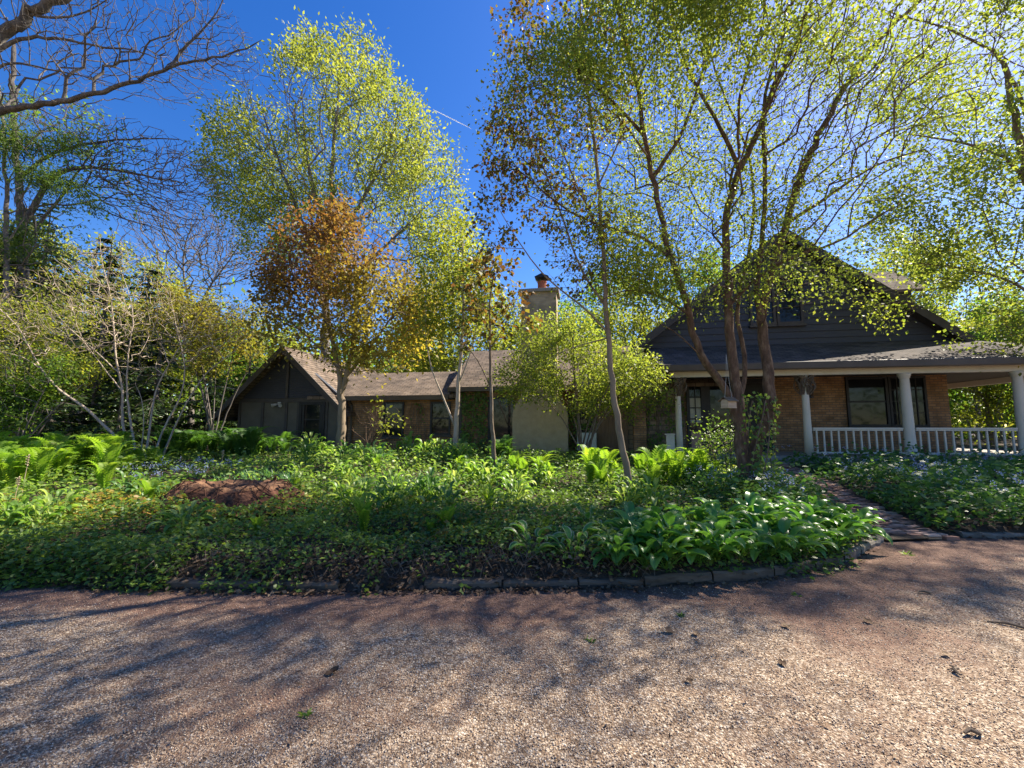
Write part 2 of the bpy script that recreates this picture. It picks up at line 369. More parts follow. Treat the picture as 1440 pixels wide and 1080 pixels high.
def drive_mat():
    m, n, l, b = new_mat('gravel_drive')
    tc = n.new('ShaderNodeTexCoord')
    v = n.new('ShaderNodeTexVoronoi'); v.inputs['Scale'].default_value = 78; l.new(tc.outputs['Object'], v.inputs['Vector'])
    v2 = n.new('ShaderNodeTexVoronoi'); v2.inputs['Scale'].default_value = 140; l.new(tc.outputs['Object'], v2.inputs['Vector'])
    sepc = n.new('ShaderNodeSeparateColor'); l.new(v.outputs['Color'], sepc.inputs[0])
    stones = ramp(n, [(.0, (.18, .125, .085)), (.35, (.36, .26, .18)), (.7, (.52, .41, .30)), (.92, (.64, .53, .41)), (1, (.72, .64, .53))])
    l.new(sepc.outputs[0], stones.inputs[0])
    gap = ramp(n, [(.0, (1, 1, 1)), (.45, (.9, .9, .9)), (.8, (.5, .43, .38))]); l.new(v.outputs['Distance'], gap.inputs[0])
    gap.inputs[0].default_value = 0
    mr = n.new('ShaderNodeMath'); mr.operation = 'MULTIPLY'; mr.inputs[1].default_value = 1.15
    l.new(v.outputs['Distance'], mr.inputs[0]); l.new(mr.outputs[0], gap.inputs[0])
    mu = n.new('ShaderNodeMix'); mu.data_type = 'RGBA'; mu.blend_type = 'MULTIPLY'; mu.inputs[0].default_value = .85
    l.new(stones.outputs[0], mu.inputs[6]); l.new(gap.outputs[0], mu.inputs[7])
    # trodden dirt
    dn = n.new('ShaderNodeTexNoise'); dn.inputs['Scale'].default_value = 26; dn.inputs['Detail'].default_value = 8; dn.inputs['Roughness'].default_value = .8
    l.new(tc.outputs['Object'], dn.inputs['Vector'])
    dirt = ramp(n, [(.3, (.085, .047, .034)), (.5, (.19, .113, .082)), (.62, (.28, .18, .13)), (.8, (.40, .28, .20))]); l.new(dn.outputs[0], dirt.inputs[0])
    at_ = n.new('ShaderNodeAttribute'); at_.attribute_name = 'dirt'
    en = n.new('ShaderNodeTexNoise'); en.inputs['Scale'].default_value = 5; en.inputs['Detail'].default_value = 9; en.inputs['Roughness'].default_value = .75
    l.new(tc.outputs['Object'], en.inputs['Vector'])
    ad = n.new('ShaderNodeMath'); ad.operation = 'ADD'; l.new(at_.outputs['Fac'], ad.inputs[0]); l.new(en.outputs[0], ad.inputs[1])
    th = n.new('ShaderNodeMapRange'); th.inputs[1].default_value = .78; th.inputs[2].default_value = 1.15; th.clamp = True
    l.new(ad.outputs[0], th.inputs[0])
    mx = n.new('ShaderNodeMix'); mx.data_type = 'RGBA'
    l.new(th.outputs[0], mx.inputs[0]); l.new(mu.outputs[2], mx.inputs[6]); l.new(dirt.outputs[0], mx.inputs[7])
    l.new(mx.outputs[2], b.inputs['Base Color'])
    b.inputs['Roughness'].default_value = .92; b.inputs['Specular IOR Level'].default_value = .2
    sb = n.new('ShaderNodeMath'); sb.operation = 'MULTIPLY_ADD'; sb.inputs[1].default_value = .35
    l.new(v2.outputs['Distance'], sb.inputs[0]); l.new(v.outputs['Distance'], sb.inputs[2])
    bp = n.new('ShaderNodeBump'); bp.inputs['Strength'].default_value = .9; bp.inputs['Distance'].default_value = .012; bp.invert = True
    l.new(sb.outputs[0], bp.inputs['Height'])
    bp2 = n.new('ShaderNodeBump'); bp2.inputs['Strength'].default_value = .5; bp2.inputs['Distance'].default_value = .03
    l.new(dn.outputs[0], bp2.inputs['Height']); l.new(bp.outputs[0], bp2.inputs['Normal']); l.new(bp2.outputs[0], b.inputs['Normal'])
    return m
M['drive'] = drive_mat()
M['paver'] = leafy('brick_paving', [(.0, (.16, .085, .060)), (.35, (.33, .185, .130)), (.75, (.44, .27, .195)), (1, (.52, .38, .29))], 0, (1, 1, 1), .9, .2)
M['pebble'] = leafy('pebble', [(.0, (.17, .12, .09)), (.4, (.38, .28, .20)), (.8, (.54, .425, .31)), (1, (.72, .63, .52))], 0, (1, 1, 1), .8, .3)

# ------------------------------------------------------------------ ground, drive, path
def axis(lo, hi, step, far):
    a = np.arange(lo, hi, step); g = [hi]; s = step
    while g[-1] < far: s *= 1.35; g.append(g[-1] + s)
    q = [lo]; s = step
    while q[-1] > -far: s *= 1.35; q.append(q[-1] - s)
    return np.concatenate([q[:0:-1], a, g])
def grid_mesh(name, xs, ys, zf, mat, keep=None, yf=None):
    X, Y = np.meshgrid(xs, ys)
    if yf is not None: Y = yf(X, Y)
    Z = zf(X, Y)
    V = np.stack([X, Y, Z], -1).reshape(-1, 3); nx, ny = len(xs), len(ys)
    i, j = np.meshgrid(np.arange(nx - 1), np.arange(ny - 1)); a = (j * nx + i).ravel()
    return idx_mesh(name, V, np.stack([a, a + 1, a + nx + 1, a + nx], 1), mat), V
xs, ys = axis(-16, 18, .13, 900), axis(3.6, 20, .11, 900)
me, _ = grid_mesh('ground', xs, ys, hgt, M['soil'])
tag(link('ground', me), kind='structure')
gx = axis(-8, 9, .06, 60); ty = np.linspace(0, 1, 150)
def drive_y(X, T): return -60 + (edge(X) + .04 + 60) * (1 - (1 - T) ** 3.2)
def drive_z(X, Y): return .004 + (fbm(X, Y, .9, 21) - .5) * .05 + (fbm(X, Y, 5, 22) - .5) * .022 - .02 * sm((Y - edge(X) + .6) / .6)
me, V = grid_mesh('driveway', gx, ty, drive_z, M['drive'], yf=drive_y)
dd = edge(V[:, 0]) - V[:, 1]
dirt = .04 + .66 * sm(1 - dd / 1.1) + .42 * sm((V[:, 0] - .6) / 2.5) * sm(1 - (dd - .5) / 2.0) + (fbm(V[:, 0], V[:, 1], .8, 40) - .5) * .9 + .14
a = me.attributes.new('dirt', 'FLOAT', 'POINT'); a.data.foreach_set('value', dirt.astype(np.float32))
tag(link('driveway', me), kind='structure')
# brick path: a strip between the two beds
pv, pf = [], []
yy = np.linspace(5.72, 13.6, 90)
for k, y in enumerate(yy):
    c = float(path_x(y)); wd = .37 + .12 * float(sm((6.3 - y) / .5))
    for q in np.linspace(-1, 1, 9):
        pv.append((c + q * wd, y + .10 * q * float(sm((6.4 - y))), float(path_z(y)) + .02 + .012 * float(noise(np.array(c + q), np.array(y), 3, 4))))
for k in range(89):
    for q in range(8):
        a = k * 9 + q; pf.append((a, a + 1, a + 10, a + 9))
tag(link('path_bed', idx_mesh('path_bed', np.array(pv), pf, M['soil'])), kind='structure')
bv, bf, bt = [], [], []
rw = 0; y = 5.86
while y < 13.5:
    c = float(path_x(y)); sl = (float(path_x(y + .05)) - c) / .05; wd = .33 + .10 * float(sm((6.3 - y) / .5))
    q = -wd + (.1 if rw % 2 else 0)
    while q < wd - .05:
        w2 = .19 + random.uniform(-.01, .01)
        if not (abs(q) > wd * .75 and random.random() < .12):
            z = float(path_z(y)) + .034 + random.uniform(-.006, .008); t = random.uniform(-.05, .05); sx = random.uniform(-.05, .05); n = len(bv); xc, yc = c + q + w2 / 2 , y + .045 - sl * (q + w2 / 2) * .6
            for dz, k in ((-.05, 1), (0, .94)):
                for a_, b_ in ((-1, -1), (1, -1), (1, 1), (-1, 1)): bv.append((xc + a_ * w2 / 2 * k * .96 + b_ * sx * .04, yc + b_ * .042 * k + a_ * t * .09, z + dz + a_ * sx * .05 + b_ * t * .03))
            bf += [(n + 4, n + 5, n + 6, n + 7), (n, n + 1, n + 5, n + 4), (n + 1, n + 2, n + 6, n + 5), (n + 2, n + 3, n + 7, n + 6), (n + 3, n, n + 4, n + 7)]; bt += [random.random()] * 5
        q += w2 + .008
    y += .093; rw += 1
tag(link('brick_path', idx_mesh('brick_path', np.array(bv), bf, M['paver'], False, bt)), kind='structure')

# pebbles of the drive
def drive_top(x, y): return drive_z(x, y)
n = 90000
Y = 1.9 + 3.2 * RNG.random(n) ** 1.25
X = (RNG.random(n) * 2 - 1) * (Y * 1.28 + .3)
dd = edge(X) - Y
keepd = (dd > .05) & (RNG.random(n) > np.clip(.75 * sm(1 - dd / 1.1) + .9 * (fbm(X, Y, .8, 40) - .42), 0, .96))
X, Y = X[keepd], Y[keepd]; n = len(X)
s = .003 + .0036 * RNG.random(n) ** 1.8
base = np.array([[1, 0, 0], [0, 1, 0], [-1, 0, 0], [0, -1, 0], [0, 0, 1], [0, 0, -1]], float)
ax, ay = rdir(n), rdir(n)
ay = nrm(np.cross(ax, ay)); az = np.cross(ax, ay)
sc3 = np.stack([s, s * (.6 + .4 * RNG.random(n)), s * (.5 + .3 * RNG.random(n))], 1)
C = np.stack([X, Y, drive_top(X, Y) + s * .35], 1)
PV = C[:, None, :] + base[None, :, 0:1] * (ax * sc3[:, :1])[:, None] + base[None, :, 1:2] * (ay * sc3[:, 1:2])[:, None] + base[None, :, 2:3] * (az * sc3[:, 2:])[:, None]
tri = np.array([[0, 1, 4], [1, 2, 4], [2, 3, 4], [3, 0, 4], [1, 0, 5], [2, 1, 5], [3, 2, 5], [0, 3, 5]])
F = (np.arange(n)[:, None, None] * 6 + tri[None]).reshape(-1, 3)
me = idx_mesh('gravel', PV.reshape(-1, 3), F, M['pebble'], True, np.repeat(RNG.random(n), 8))
tag(link('gravel', me), 'loose tan gravel strewn over the driveway', 'gravel', kind='stuff')

# ------------------------------------------------------------------ house
HA = R(9.6); HO = np.array([0.0, 16.4])
HD = np.array([math.cos(HA), -math.sin(HA)]); HN = np.array([math.sin(HA), math.cos(HA)])
def hw(u, v, z): p = HO + HD * u + HN * v; return np.array([p[0], p[1], z])     # house point in the world
house = empty('house', (HO[0], HO[1], 0), -HA)
tag(house, 'long low tan brick house with charcoal gables, chimney and white columned porch', 'house')
def part(name, mat, f, parent=house, **k):
    m = MB(); f(m); return m.build(name, mat, parent, **k)
part('wall', M['brick'], lambda m: (m.box(6.4, 14.74, 0, 8, .1, 4.3)))
part('wall', M['stone'], lambda m: m.box(3.2, 6.397, .02, 8, .1, 4.3))
part('wall', M['brick'], lambda m: m.box(-2.2, 3.197, .04, 6, .1, 2.98))
part('wall', M['brick'], lambda m: m.box(-7.1, -2.203, 0, 5.6, .1, 2.72))
# garage wing
GV = -.25
part('wall', M['panel'], lambda m: m.box(-11.9, -7.103, GV, 7, .1, 2.62), )
def battens(m):
    for u in (-11.86, -10.75, -9.62, -9.05, -7.75, -7.18): m.box(u - .06, u + .06, GV - .035, GV - .002, .4, 2.5)
    m.box(-11.95, -7.05, GV - .05, GV - .003, 2.5, 2.66)
part('trim', M['trim'], battens)
def glouv(m):
    z = 2.68
    while z < 4.5:
        h = .085; half = (4.72 - z) / .93 - .05
        m.hexa([(-9.6 - half, GV - .05, z), (-9.6 + half, GV - .05, z), (-9.6 + half, GV, z), (-9.6 - half, GV, z),
                (-9.6 - half + .07, GV - .015, z + h), (-9.6 + half - .07, GV - .015, z + h), (-9.6 + half - .07, GV, z + h), (-9.6 - half + .07, GV, z + h)])
        z += .088
    m.prism([(-11.9, 2.67), (-7.1, 2.67), (-9.6, 4.66)], GV + .005, GV + .2)
part('gable_siding', M['siding'], glouv)
part('gable_post', M['trim'], lambda m: m.box(-9.66, -9.54, GV - .09, GV - .055, 2.68, 4.3))
def groof(m):
    v0, v1 = GV - .5, 7.4
    m.slab((-12.6, v0, 2.02), (-9.6, v0, 4.82), (-9.6, v1, 4.82), (-12.6, v1, 2.02), .14)
    m.slab((-9.597, v0, 4.82), (-6.6, v0, 2.02), (-6.6, v1, 2.02), (-9.597, v1, 4.82), .14)
part('roof', M['roof_x'], groof)
def grake(m):
    v0 = GV - .535
    m.prism([(-12.66, 1.98), (-9.6, 4.84), (-9.6, 4.56), (-12.66, 1.70)], v0, v0 + .033)
    m.prism([(-9.598, 4.84), (-6.55, 1.98), (-6.55, 1.70), (-9.598, 4.56)], v0, v0 + .033)
    m.box(-12.66, -12.6, v0 + .034, 7.4, 1.72, 1.9)
part('rake_board', M['trim'], grake)
# wing and middle roofs
def gable_roof(m, u0, u1, ve, ze, vr, zr, t=.12):
    m.slab((u0, ve, ze), (u1, ve, ze), (u1, vr, zr), (u0, vr, zr), t)
    m.slab((u0, vr + .003, zr), (u1, vr + .003, zr), (u1, 2 * vr - ve, ze), (u0, 2 * vr - ve, ze), t)
part('roof', M['roof_y'], lambda m: gable_roof(m, -8.6, -2.203, -.38, 2.72, 2.7, 4.05))
part('roof', M['roof_y'], lambda m: gable_roof(m, -2.45, 7.5, -.38, 3.02, 3.0, 5.05))
part('gable_end', M['siding'], lambda m: m.poly([(-2.21, .05, 2.9), (-2.21, 6, 2.9), (-2.21, 3.0, 4.9)]))
def eaves(m):
    m.box(-6.9, -2.46, -.44, -.385, 2.53, 2.70)
    m.box(-2.5, 4.7, -.44, -.385, 2.84, 3.00)
    m.prism([(-2.49, 2.83), (-2.452, 2.83), (-2.452, 3.02), (-2.49, 3.02)], -.37, 0)
part('gutter', M['gutter'], eaves)
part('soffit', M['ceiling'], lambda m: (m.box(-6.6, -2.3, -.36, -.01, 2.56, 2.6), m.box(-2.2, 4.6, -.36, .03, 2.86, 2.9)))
part('corner_post', M['trim'], lambda m: m.box(-2.2, -2.02, -.04, .03, .3, 2.86))
part('corner_post', M['trim'], lambda m: m.box(-7.08, -6.95, -.06, -.003, .3, 2.55))
part('downspout', M['gutter'], lambda m: m.tube([(-6.7, -.38, 2.55), (-6.72, -.12, 2.35), (-6.72, -.08, .4)], .045, 8))
# main gable
APX, APZ, GE0, GE1, GEZ = 9.9, 8.5, 4.55, 15.25, 4.40
SLP = (APZ - GEZ) / (APX - GE0)
def siding(m):
    z = 4.36
    m.prism([(4.75, 4.3), (15.05, 4.3), (APX, APZ - .24)], .01, .3)
    while z < APZ - .45:
        h = .245
        a = 5.25 - (z - 4.3) / SLP * 1.02; b = 5.25 - (z + h - 4.3) / SLP * 1.02
        a, b = max(a, .05), max(b, .02)
        m.hexa([(APX - a, -.045, z), (APX + a, -.045, z), (APX + a, .008, z), (APX - a, .008, z),
                (APX - b, -.012, z + h), (APX + b, -.012, z + h), (APX + b, .008, z + h), (APX - b, .008, z + h)])
        z += .24
part('gable_siding', M['siding'], siding)
def mroof(m):
    m.slab((GE0, -.45, GEZ), (APX, -.45, APZ), (APX, 9, APZ), (GE0, 9, GEZ), .16)
    m.slab((APX + .003, -.45, APZ), (GE1, -.45, GEZ), (GE1, 9, GEZ), (APX + .003, 9, APZ), .16)
part('roof', M['roof_shaded_side'], mroof)
def mrake(m):
    for a, b in ((GE0 - .05, APX), (GE1 + .05, APX + .002)):
        m.prism([(a, GEZ - .04), (b, APZ + .02), (b, APZ - .32), (a, GEZ - .36)] if a < b else [(b, APZ + .02), (a, GEZ - .04), (a, GEZ - .36), (b, APZ - .32)], -.49, -.453)
part('rake_board', M['trim'], mrake)
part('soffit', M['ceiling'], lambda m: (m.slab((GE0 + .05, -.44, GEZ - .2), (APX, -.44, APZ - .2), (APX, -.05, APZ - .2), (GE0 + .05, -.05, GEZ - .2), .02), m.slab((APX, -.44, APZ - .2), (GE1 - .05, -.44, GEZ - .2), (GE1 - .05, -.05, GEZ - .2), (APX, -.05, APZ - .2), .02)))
part('corbel', M['stone'], lambda m: (m.box(4.72, 4.95, -.4, .015, 3.75, 4.3), m.box(4.78, 4.95, -.25, .013, 3.5, 3.747)))
# dormer on the right slope
dm = part('dormer', M['siding'], lambda m: m.prism([(11.6, 4.7), (14.55, 4.7), (14.55, 6.42), (11.6, 6.42)], .85, 2.75))
def droof(m):
    m.slab((10.9, .6, 6.38), (14.9, .6, 6.38), (14.7, 1.8, 7.45), (10.9, 1.8, 7.45), .1)
    m.slab((10.9, 1.803, 7.45), (14.7, 1.803, 7.45), (14.9, 3.0, 6.38), (10.9, 3.0, 6.38), .1)
part('gable_end', M['siding'], lambda m: m.hexa([(14.4, .87, 6.423), (14.53, .87, 6.423), (14.53, 2.73, 6.423), (14.4, 2.73, 6.423), (14.4, 1.78, 7.3), (14.53, 1.78, 7.3), (14.53, 1.82, 7.3), (14.4, 1.82, 7.3)]), dm)
part('dormer_roof', M['roof_y'], droof, dm)
# porch
part('porch_floor', M['concrete'], lambda m: (m.box(5.3, 17.6, -2.62, -.003, .2, .62), m.box(14.743, 17.6, 0, 4, .2, .615)))
part('porch_step', M['concrete'], lambda m: m.box(6.4, 8.9, -3.05, -2.623, .2, .46), bevel=.02)
def proof(m):
    t = .05
    m.slab((5.1, -2.8, 3.36), (17.9, -2.8, 3.36), (14.9, -.047, 4.40), (5.1, -.047, 4.40), t)
    m.slab((17.9, -2.797, 3.36), (17.9, 6, 3.36), (14.9, 6, 4.40), (14.9, -.045, 4.40), t)
part('porch_roof', M['roof_shaded'], proof)
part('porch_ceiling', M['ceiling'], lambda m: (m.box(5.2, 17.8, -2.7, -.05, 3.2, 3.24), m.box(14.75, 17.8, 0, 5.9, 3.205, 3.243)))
part('gutter', M['gutter'], lambda m: (m.box(5.05, 17.95, -2.92, -2.805, 3.14, 3.36), m.box(17.905, 17.99, -2.8, 6, 3.14, 3.36)), bevel=.03)
part('beam', M['white'], lambda m: (m.box(5.4, 17.5, -2.55, -2.38, 3.0, 3.197), m.box(17.3, 17.45, -2.37, 4, 3.0, 3.197)))
def column(u, r, fancy, v=-2.46):
    m = MB()
    if not fancy:
        m.lathe([(r * 1.35, .62), (r * 1.35, .72), (r * 1.1, .78), (r * 1.02, 1.3), (r * .98, 2.0), (r * .86, 2.84), (r * .88, 2.86), (r * 1.05, 2.88), (r * 1.05, 2.91), (r * 1.22, 2.94), (r * 1.28, 2.997)], u, v, 20)
    else:
        m.lathe([(r * 1.15, .62), (r * 1.02, 1.4), (r * .95, 2.2), (r * .9, 2.997)], u, v, 18)
    c = m.build('porch_column', M['white'], house, smooth=True)
    if fancy:   # a bundle of dry vine tied round the head of the post
        k = MB(); rg = random.Random(int(u * 10))
        for i in range(34):
            a = rg.uniform(0, 6.28); o = rg.uniform(.9, 1.2)
            p = []
            for t in np.linspace(0, 1, 6):
                rr = r * o + (.17 * t ** 2 if i % 3 else .02 + .16 * math.sin(3 * t))
                aa = a + t * rg.uniform(-.8, .8)
                p.append((u + rr * math.cos(aa), v + rr * math.sin(aa) * .8, 2.42 + .55 * t))
            k.tube(p, .016, 5)
        k.build('vine_bundle', M['weathered'], c)
for u, r, fy in ((5.65, .09, True), (9.25, .10, True), (11.86, .125, False), (14.6, .125, False), (17.3, .125, False)): column(u, r, fy)
def railing(u0, u1, v=-2.46, mat='white'):
    m = MB(); m.box(u0, u1, v - .045, v + .045, 1.40, 1.45); m.box(u0, u1, v - .03, v + .03, 1.36, 1.397); m.box(u0, u1, v - .035, v + .035, .70, .75)
    o = m.build('railing', M[mat], house)
    k = max(2, round((u1 - u0) / .195))
    for i in range(k):
        u = u0 + (i + .5) * (u1 - u0) / k
        b = MB(); b.box(u - .02, u + .02, v - .02, v + .02, .752, 1.358); b.build('baluster', M[mat], o)
railing(9.38, 11.70); railing(12.02, 14.44); railing(14.76, 17.14)
railing(14.8, 17.2, 3.4, 'black')
part('side_bench', M['black'], lambda m: (m.box(14.9, 17.1, 2.9, 3.2, 1.02, 1.06), m.box(15.0, 15.1, 2.9, 3.2, .62, 1.018), m.box(16.9, 17.0, 2.9, 3.2, .62, 1.018)))
# windows and doors
def window(u0, u1, z0, z1, v, cols=1, rows=2, mat='black', fw=.07, pane='glass', sill=True):
    m = MB()
    m.box(u0, u0 + fw, v - .07, v - .002, z0, z1); m.box(u1 - fw, u1, v - .07, v - .002, z0, z1)
    m.box(u0 + fw, u1 - fw, v - .07, v - .002, z1 - fw, z1); m.box(u0 + fw, u1 - fw, v - .07, v - .002, z0, z0 + fw)
    iu0, iu1, iz0, iz1 = u0 + fw, u1 - fw, z0 + fw, z1 - fw
    for c in range(1, cols):
        x = iu0 + (iu1 - iu0) * c / cols; m.box(x - .014, x + .014, v - .052, v - .03, iz0, iz1)
    for r_ in range(1, rows):
        z = iz0 + (iz1 - iz0) * r_ / rows; t = .03 if rows == 2 else .014
        m.box(iu0, iu1, v - .056, v - .028, z - t, z + t)
    o = m.build('window', M[mat], house)
    p = MB(); p.box(iu0, iu1, v - .025, v - .006, iz0, iz1); p.build('pane', M[pane], o)
    if sill:
        q = MB(); q.box(u0 - .05, u1 + .05, v - .12, v - .002, z0 - .08, z0 - .003); q.build('sill', M['trim'] if mat == 'black' else M[mat], o)
    return o
window(-5.36, -4.46, 1.05, 2.48, 0); window(-3.32, -2.48, 1.15, 2.46, 0)
window(-.95, .12, 1.0, 2.62, .04, 1, 1)
window(2.35, 3.1, 1.0, 2.6, .04, 2, 2)
window(8.75, 9.6, 5.1, 6.9, -.05, 1, 2, 'trim', .09); window(9.63, 10.5, 5.1, 6.9, -.05, 1, 2, 'trim', .09)
window(11.68, 12.95, 1.47, 3.18, 0, 1, 2, 'black', .08)
window(12.97, 13.48, 1.47, 3.18, 0, 2, 4, 'black', .07); window(13.5, 14.08, 1.47, 3.18, 0, 2, 4, 'black', .07)
d = part('door', M['black'], lambda m: (m.box(6.45, 6.56, -.09, -.002, .62, 3.18), m.box(6.95, 7.12, -.09, -.002, .62, 3.18), m.box(8.2, 8.35, -.09, -.002, .62, 3.18), m.box(9.15, 9.25, -.09, -.002, .62, 3.18),
    m.box(6.56, 9.15, -.088, -.002, 3.02, 3.178), m.box(7.123, 8.197, -.05, -.004, .62, 1.15), m.box(8.353, 9.147, -.05, -.004, .62, 3.017), m.box(7.123, 7.27, -.05, -.004, 1.152, 3.017), m.box(8.06, 8.197, -.05, -.004, 1.152, 3.017)))
part('door_glass', M['glass'], lambda m: m.box(7.272, 8.058, -.035, -.01, 1.153, 3.015), d)
part('handle', M['metal'], lambda m: m.tube([(8.13, -.05, 1.45), (8.13, -.1, 1.47), (8.13, -.1, 1.65), (8.13, -.05, 1.67)], .014, 6), d)
def sidel(m):
    m.box(6.563, 6.947, -.06, -.03, 1.30, 1.36); m.box(6.74, 6.77, -.06, -.03, 1.36, 3.015)
    for z in (1.75, 2.15, 2.55): m.box(6.563, 6.947, -.062, -.032, z - .02, z + .02)
part('sidelight_bars', M['black'], sidel, d)
part('sidelight_pane', M['blind'], lambda m: m.box(6.563, 6.947, -.027, -.008, 1.62, 2.5), d)
part('sidelight_pane', M['glass'], lambda m: m.box(6.563, 6.947, -.026, -.008, 2.503, 3.013), d)
part('sidelight_pane', M['glass'], lambda m: m.box(6.563, 6.947, -.026, -.008, 1.302, 1.617), d)
part('sidelight_panel', M['pink'], lambda m: m.box(6.563, 6.947, -.03, -.008, .62, 1.297), d)
gd = part('door', M['black'], lambda m: (m.box(-8.99, -8.87, GV - .07, GV - .002, .42, 2.49), m.box(-7.93, -7.81, GV - .07, GV - .002, .42, 2.49), m.box(-8.867, -7.933, GV - .07, GV - .002, 2.38, 2.49), m.box(-8.867, -7.933, GV - .05, GV - .002, .42, 1.15),
    m.box(-8.867, -8.75, GV - .05, GV - .002, 1.153, 2.377), m.box(-8.05, -7.933, GV - .05, GV - .002, 1.153, 2.377), m.box(-8.747, -8.053, GV - .045, GV - .02, 1.74, 1.80)))
part('door_glass', M['glass'], lambda m: m.box(-8.747, -8.053, GV - .02, GV - .006, 1.153, 2.377), gd)
part('handle', M['metal'], lambda m: m.tube([(-8.0, GV - .05, 1.28), (-8.0, GV - .1, 1.28), (-8.1, GV - .1, 1.28)], .012, 6), gd)
fl = part('floodlight', M['white_metal'], lambda m: m.box(-10.0, -9.86, GV - .08, GV - .036, 2.38, 2.5))
for s_ in (-1, 1):
    part('lamp_head', M['white_metal'], lambda m: m.tube([(-9.93 + s_ * .04, GV - .08, 2.42), (-9.93 + s_ * .1, GV - .14, 2.4), (-9.93 + s_ * .2, GV - .26, 2.34)], [.02, .05, .075], 10), fl)
# chimney
ch = part('chimney', M['stucco'], lambda m: m.prism([(.17, .1), (2.18, .1), (2.18, 1.9), (2.12, 2.15), (1.95, 2.38), (1.82, 2.56), (.5, 2.56), (.36, 2.38), (.22, 2.15), (.17, 1.9)], -.92, .037))
part('chimney_stack', M['chimney_brick'], lambda m: m.box(.5, 1.82, -.86, .05, 2.563, 6.5), ch)
part('chimney_cap', M['concrete'], lambda m: (m.box(.4, 1.92, -.96, .15, 6.503, 6.64)), ch, bevel=.02)
part('chimney_flue', M['clay'], lambda m: m.lathe([(.17, 6.643), (.17, 7.0), (.19, 7.02), (.19, 7.06), (.12, 7.06)], 1.25, -.4, 14), ch, smooth=False)
part('flue_cap', M['metal'], lambda m: (m.box(1.0, 1.5, -.65, -.15, 7.17, 7.2), m.prism([(.98, 7.2), (1.52, 7.2), (1.25, 7.32)], -.66, -.14), m.box(1.1, 1.13, -.5, -.47, 7.06, 7.17), m.box(1.37, 1.4, -.5, -.47, 7.06, 7.17), m.box(1.23, 1.26, -.3, -.27, 7.06, 7.17)), ch)
part('board_panel', M['board'], lambda m: [m.box(3.25 + i * .14, 3.385 + i * .14, -.06 - .01 * (i % 2), .015, .3, 2.7) for i in range(8)])
part('brick_pier', M['brick'], lambda m: m.box(4.55, 4.98, -.3, .017, .1, 3.497))
part('utility_box', M['white_metal'], lambda m: (m.box(2.5, 3.2, -.62, -.3, .62, 1.25), m.box(2.53, 3.17, -.645, -.623, .66, 1.21)), bevel=.015)
part('stub_wall', M['white'], lambda m: (m.box(5.26, 5.5, -2.5, -2.4, .5, 1.22), m.box(5.22, 5.52, -2.53, -2.37, 1.223, 1.26)))

# porch lantern, hung from the beam
ln = empty('lantern', hw(9.55, -2.0, 2.35), -HA); tag(ln, 'black caged lantern hanging under the porch roof', 'lantern')
m = MB(); m.tube([(0, 0, .48), (0, 0, .85)], .008, 5); m.lathe([(.03, .48), (.05, .44), (.14, .36), (.15, .34)], 0, 0, 12); m.lathe([(.12, 0), (.13, .02), (.13, .035)], 0, 0, 12); m.build('frame', M['metal'], ln)
m = MB()
for i in range(8):
    a = i * math.pi / 4; m.tube([(.12 * math.cos(a), .12 * math.sin(a), .03), (.135 * math.cos(a), .135 * math.sin(a), .35)], .009, 4)
m.build('cage', M['metal'], ln)
m = MB(); m.lathe([(.085, .04), (.10, .33)], 0, 0, 12); m.build('glass', M['glass'], ln, smooth=True)

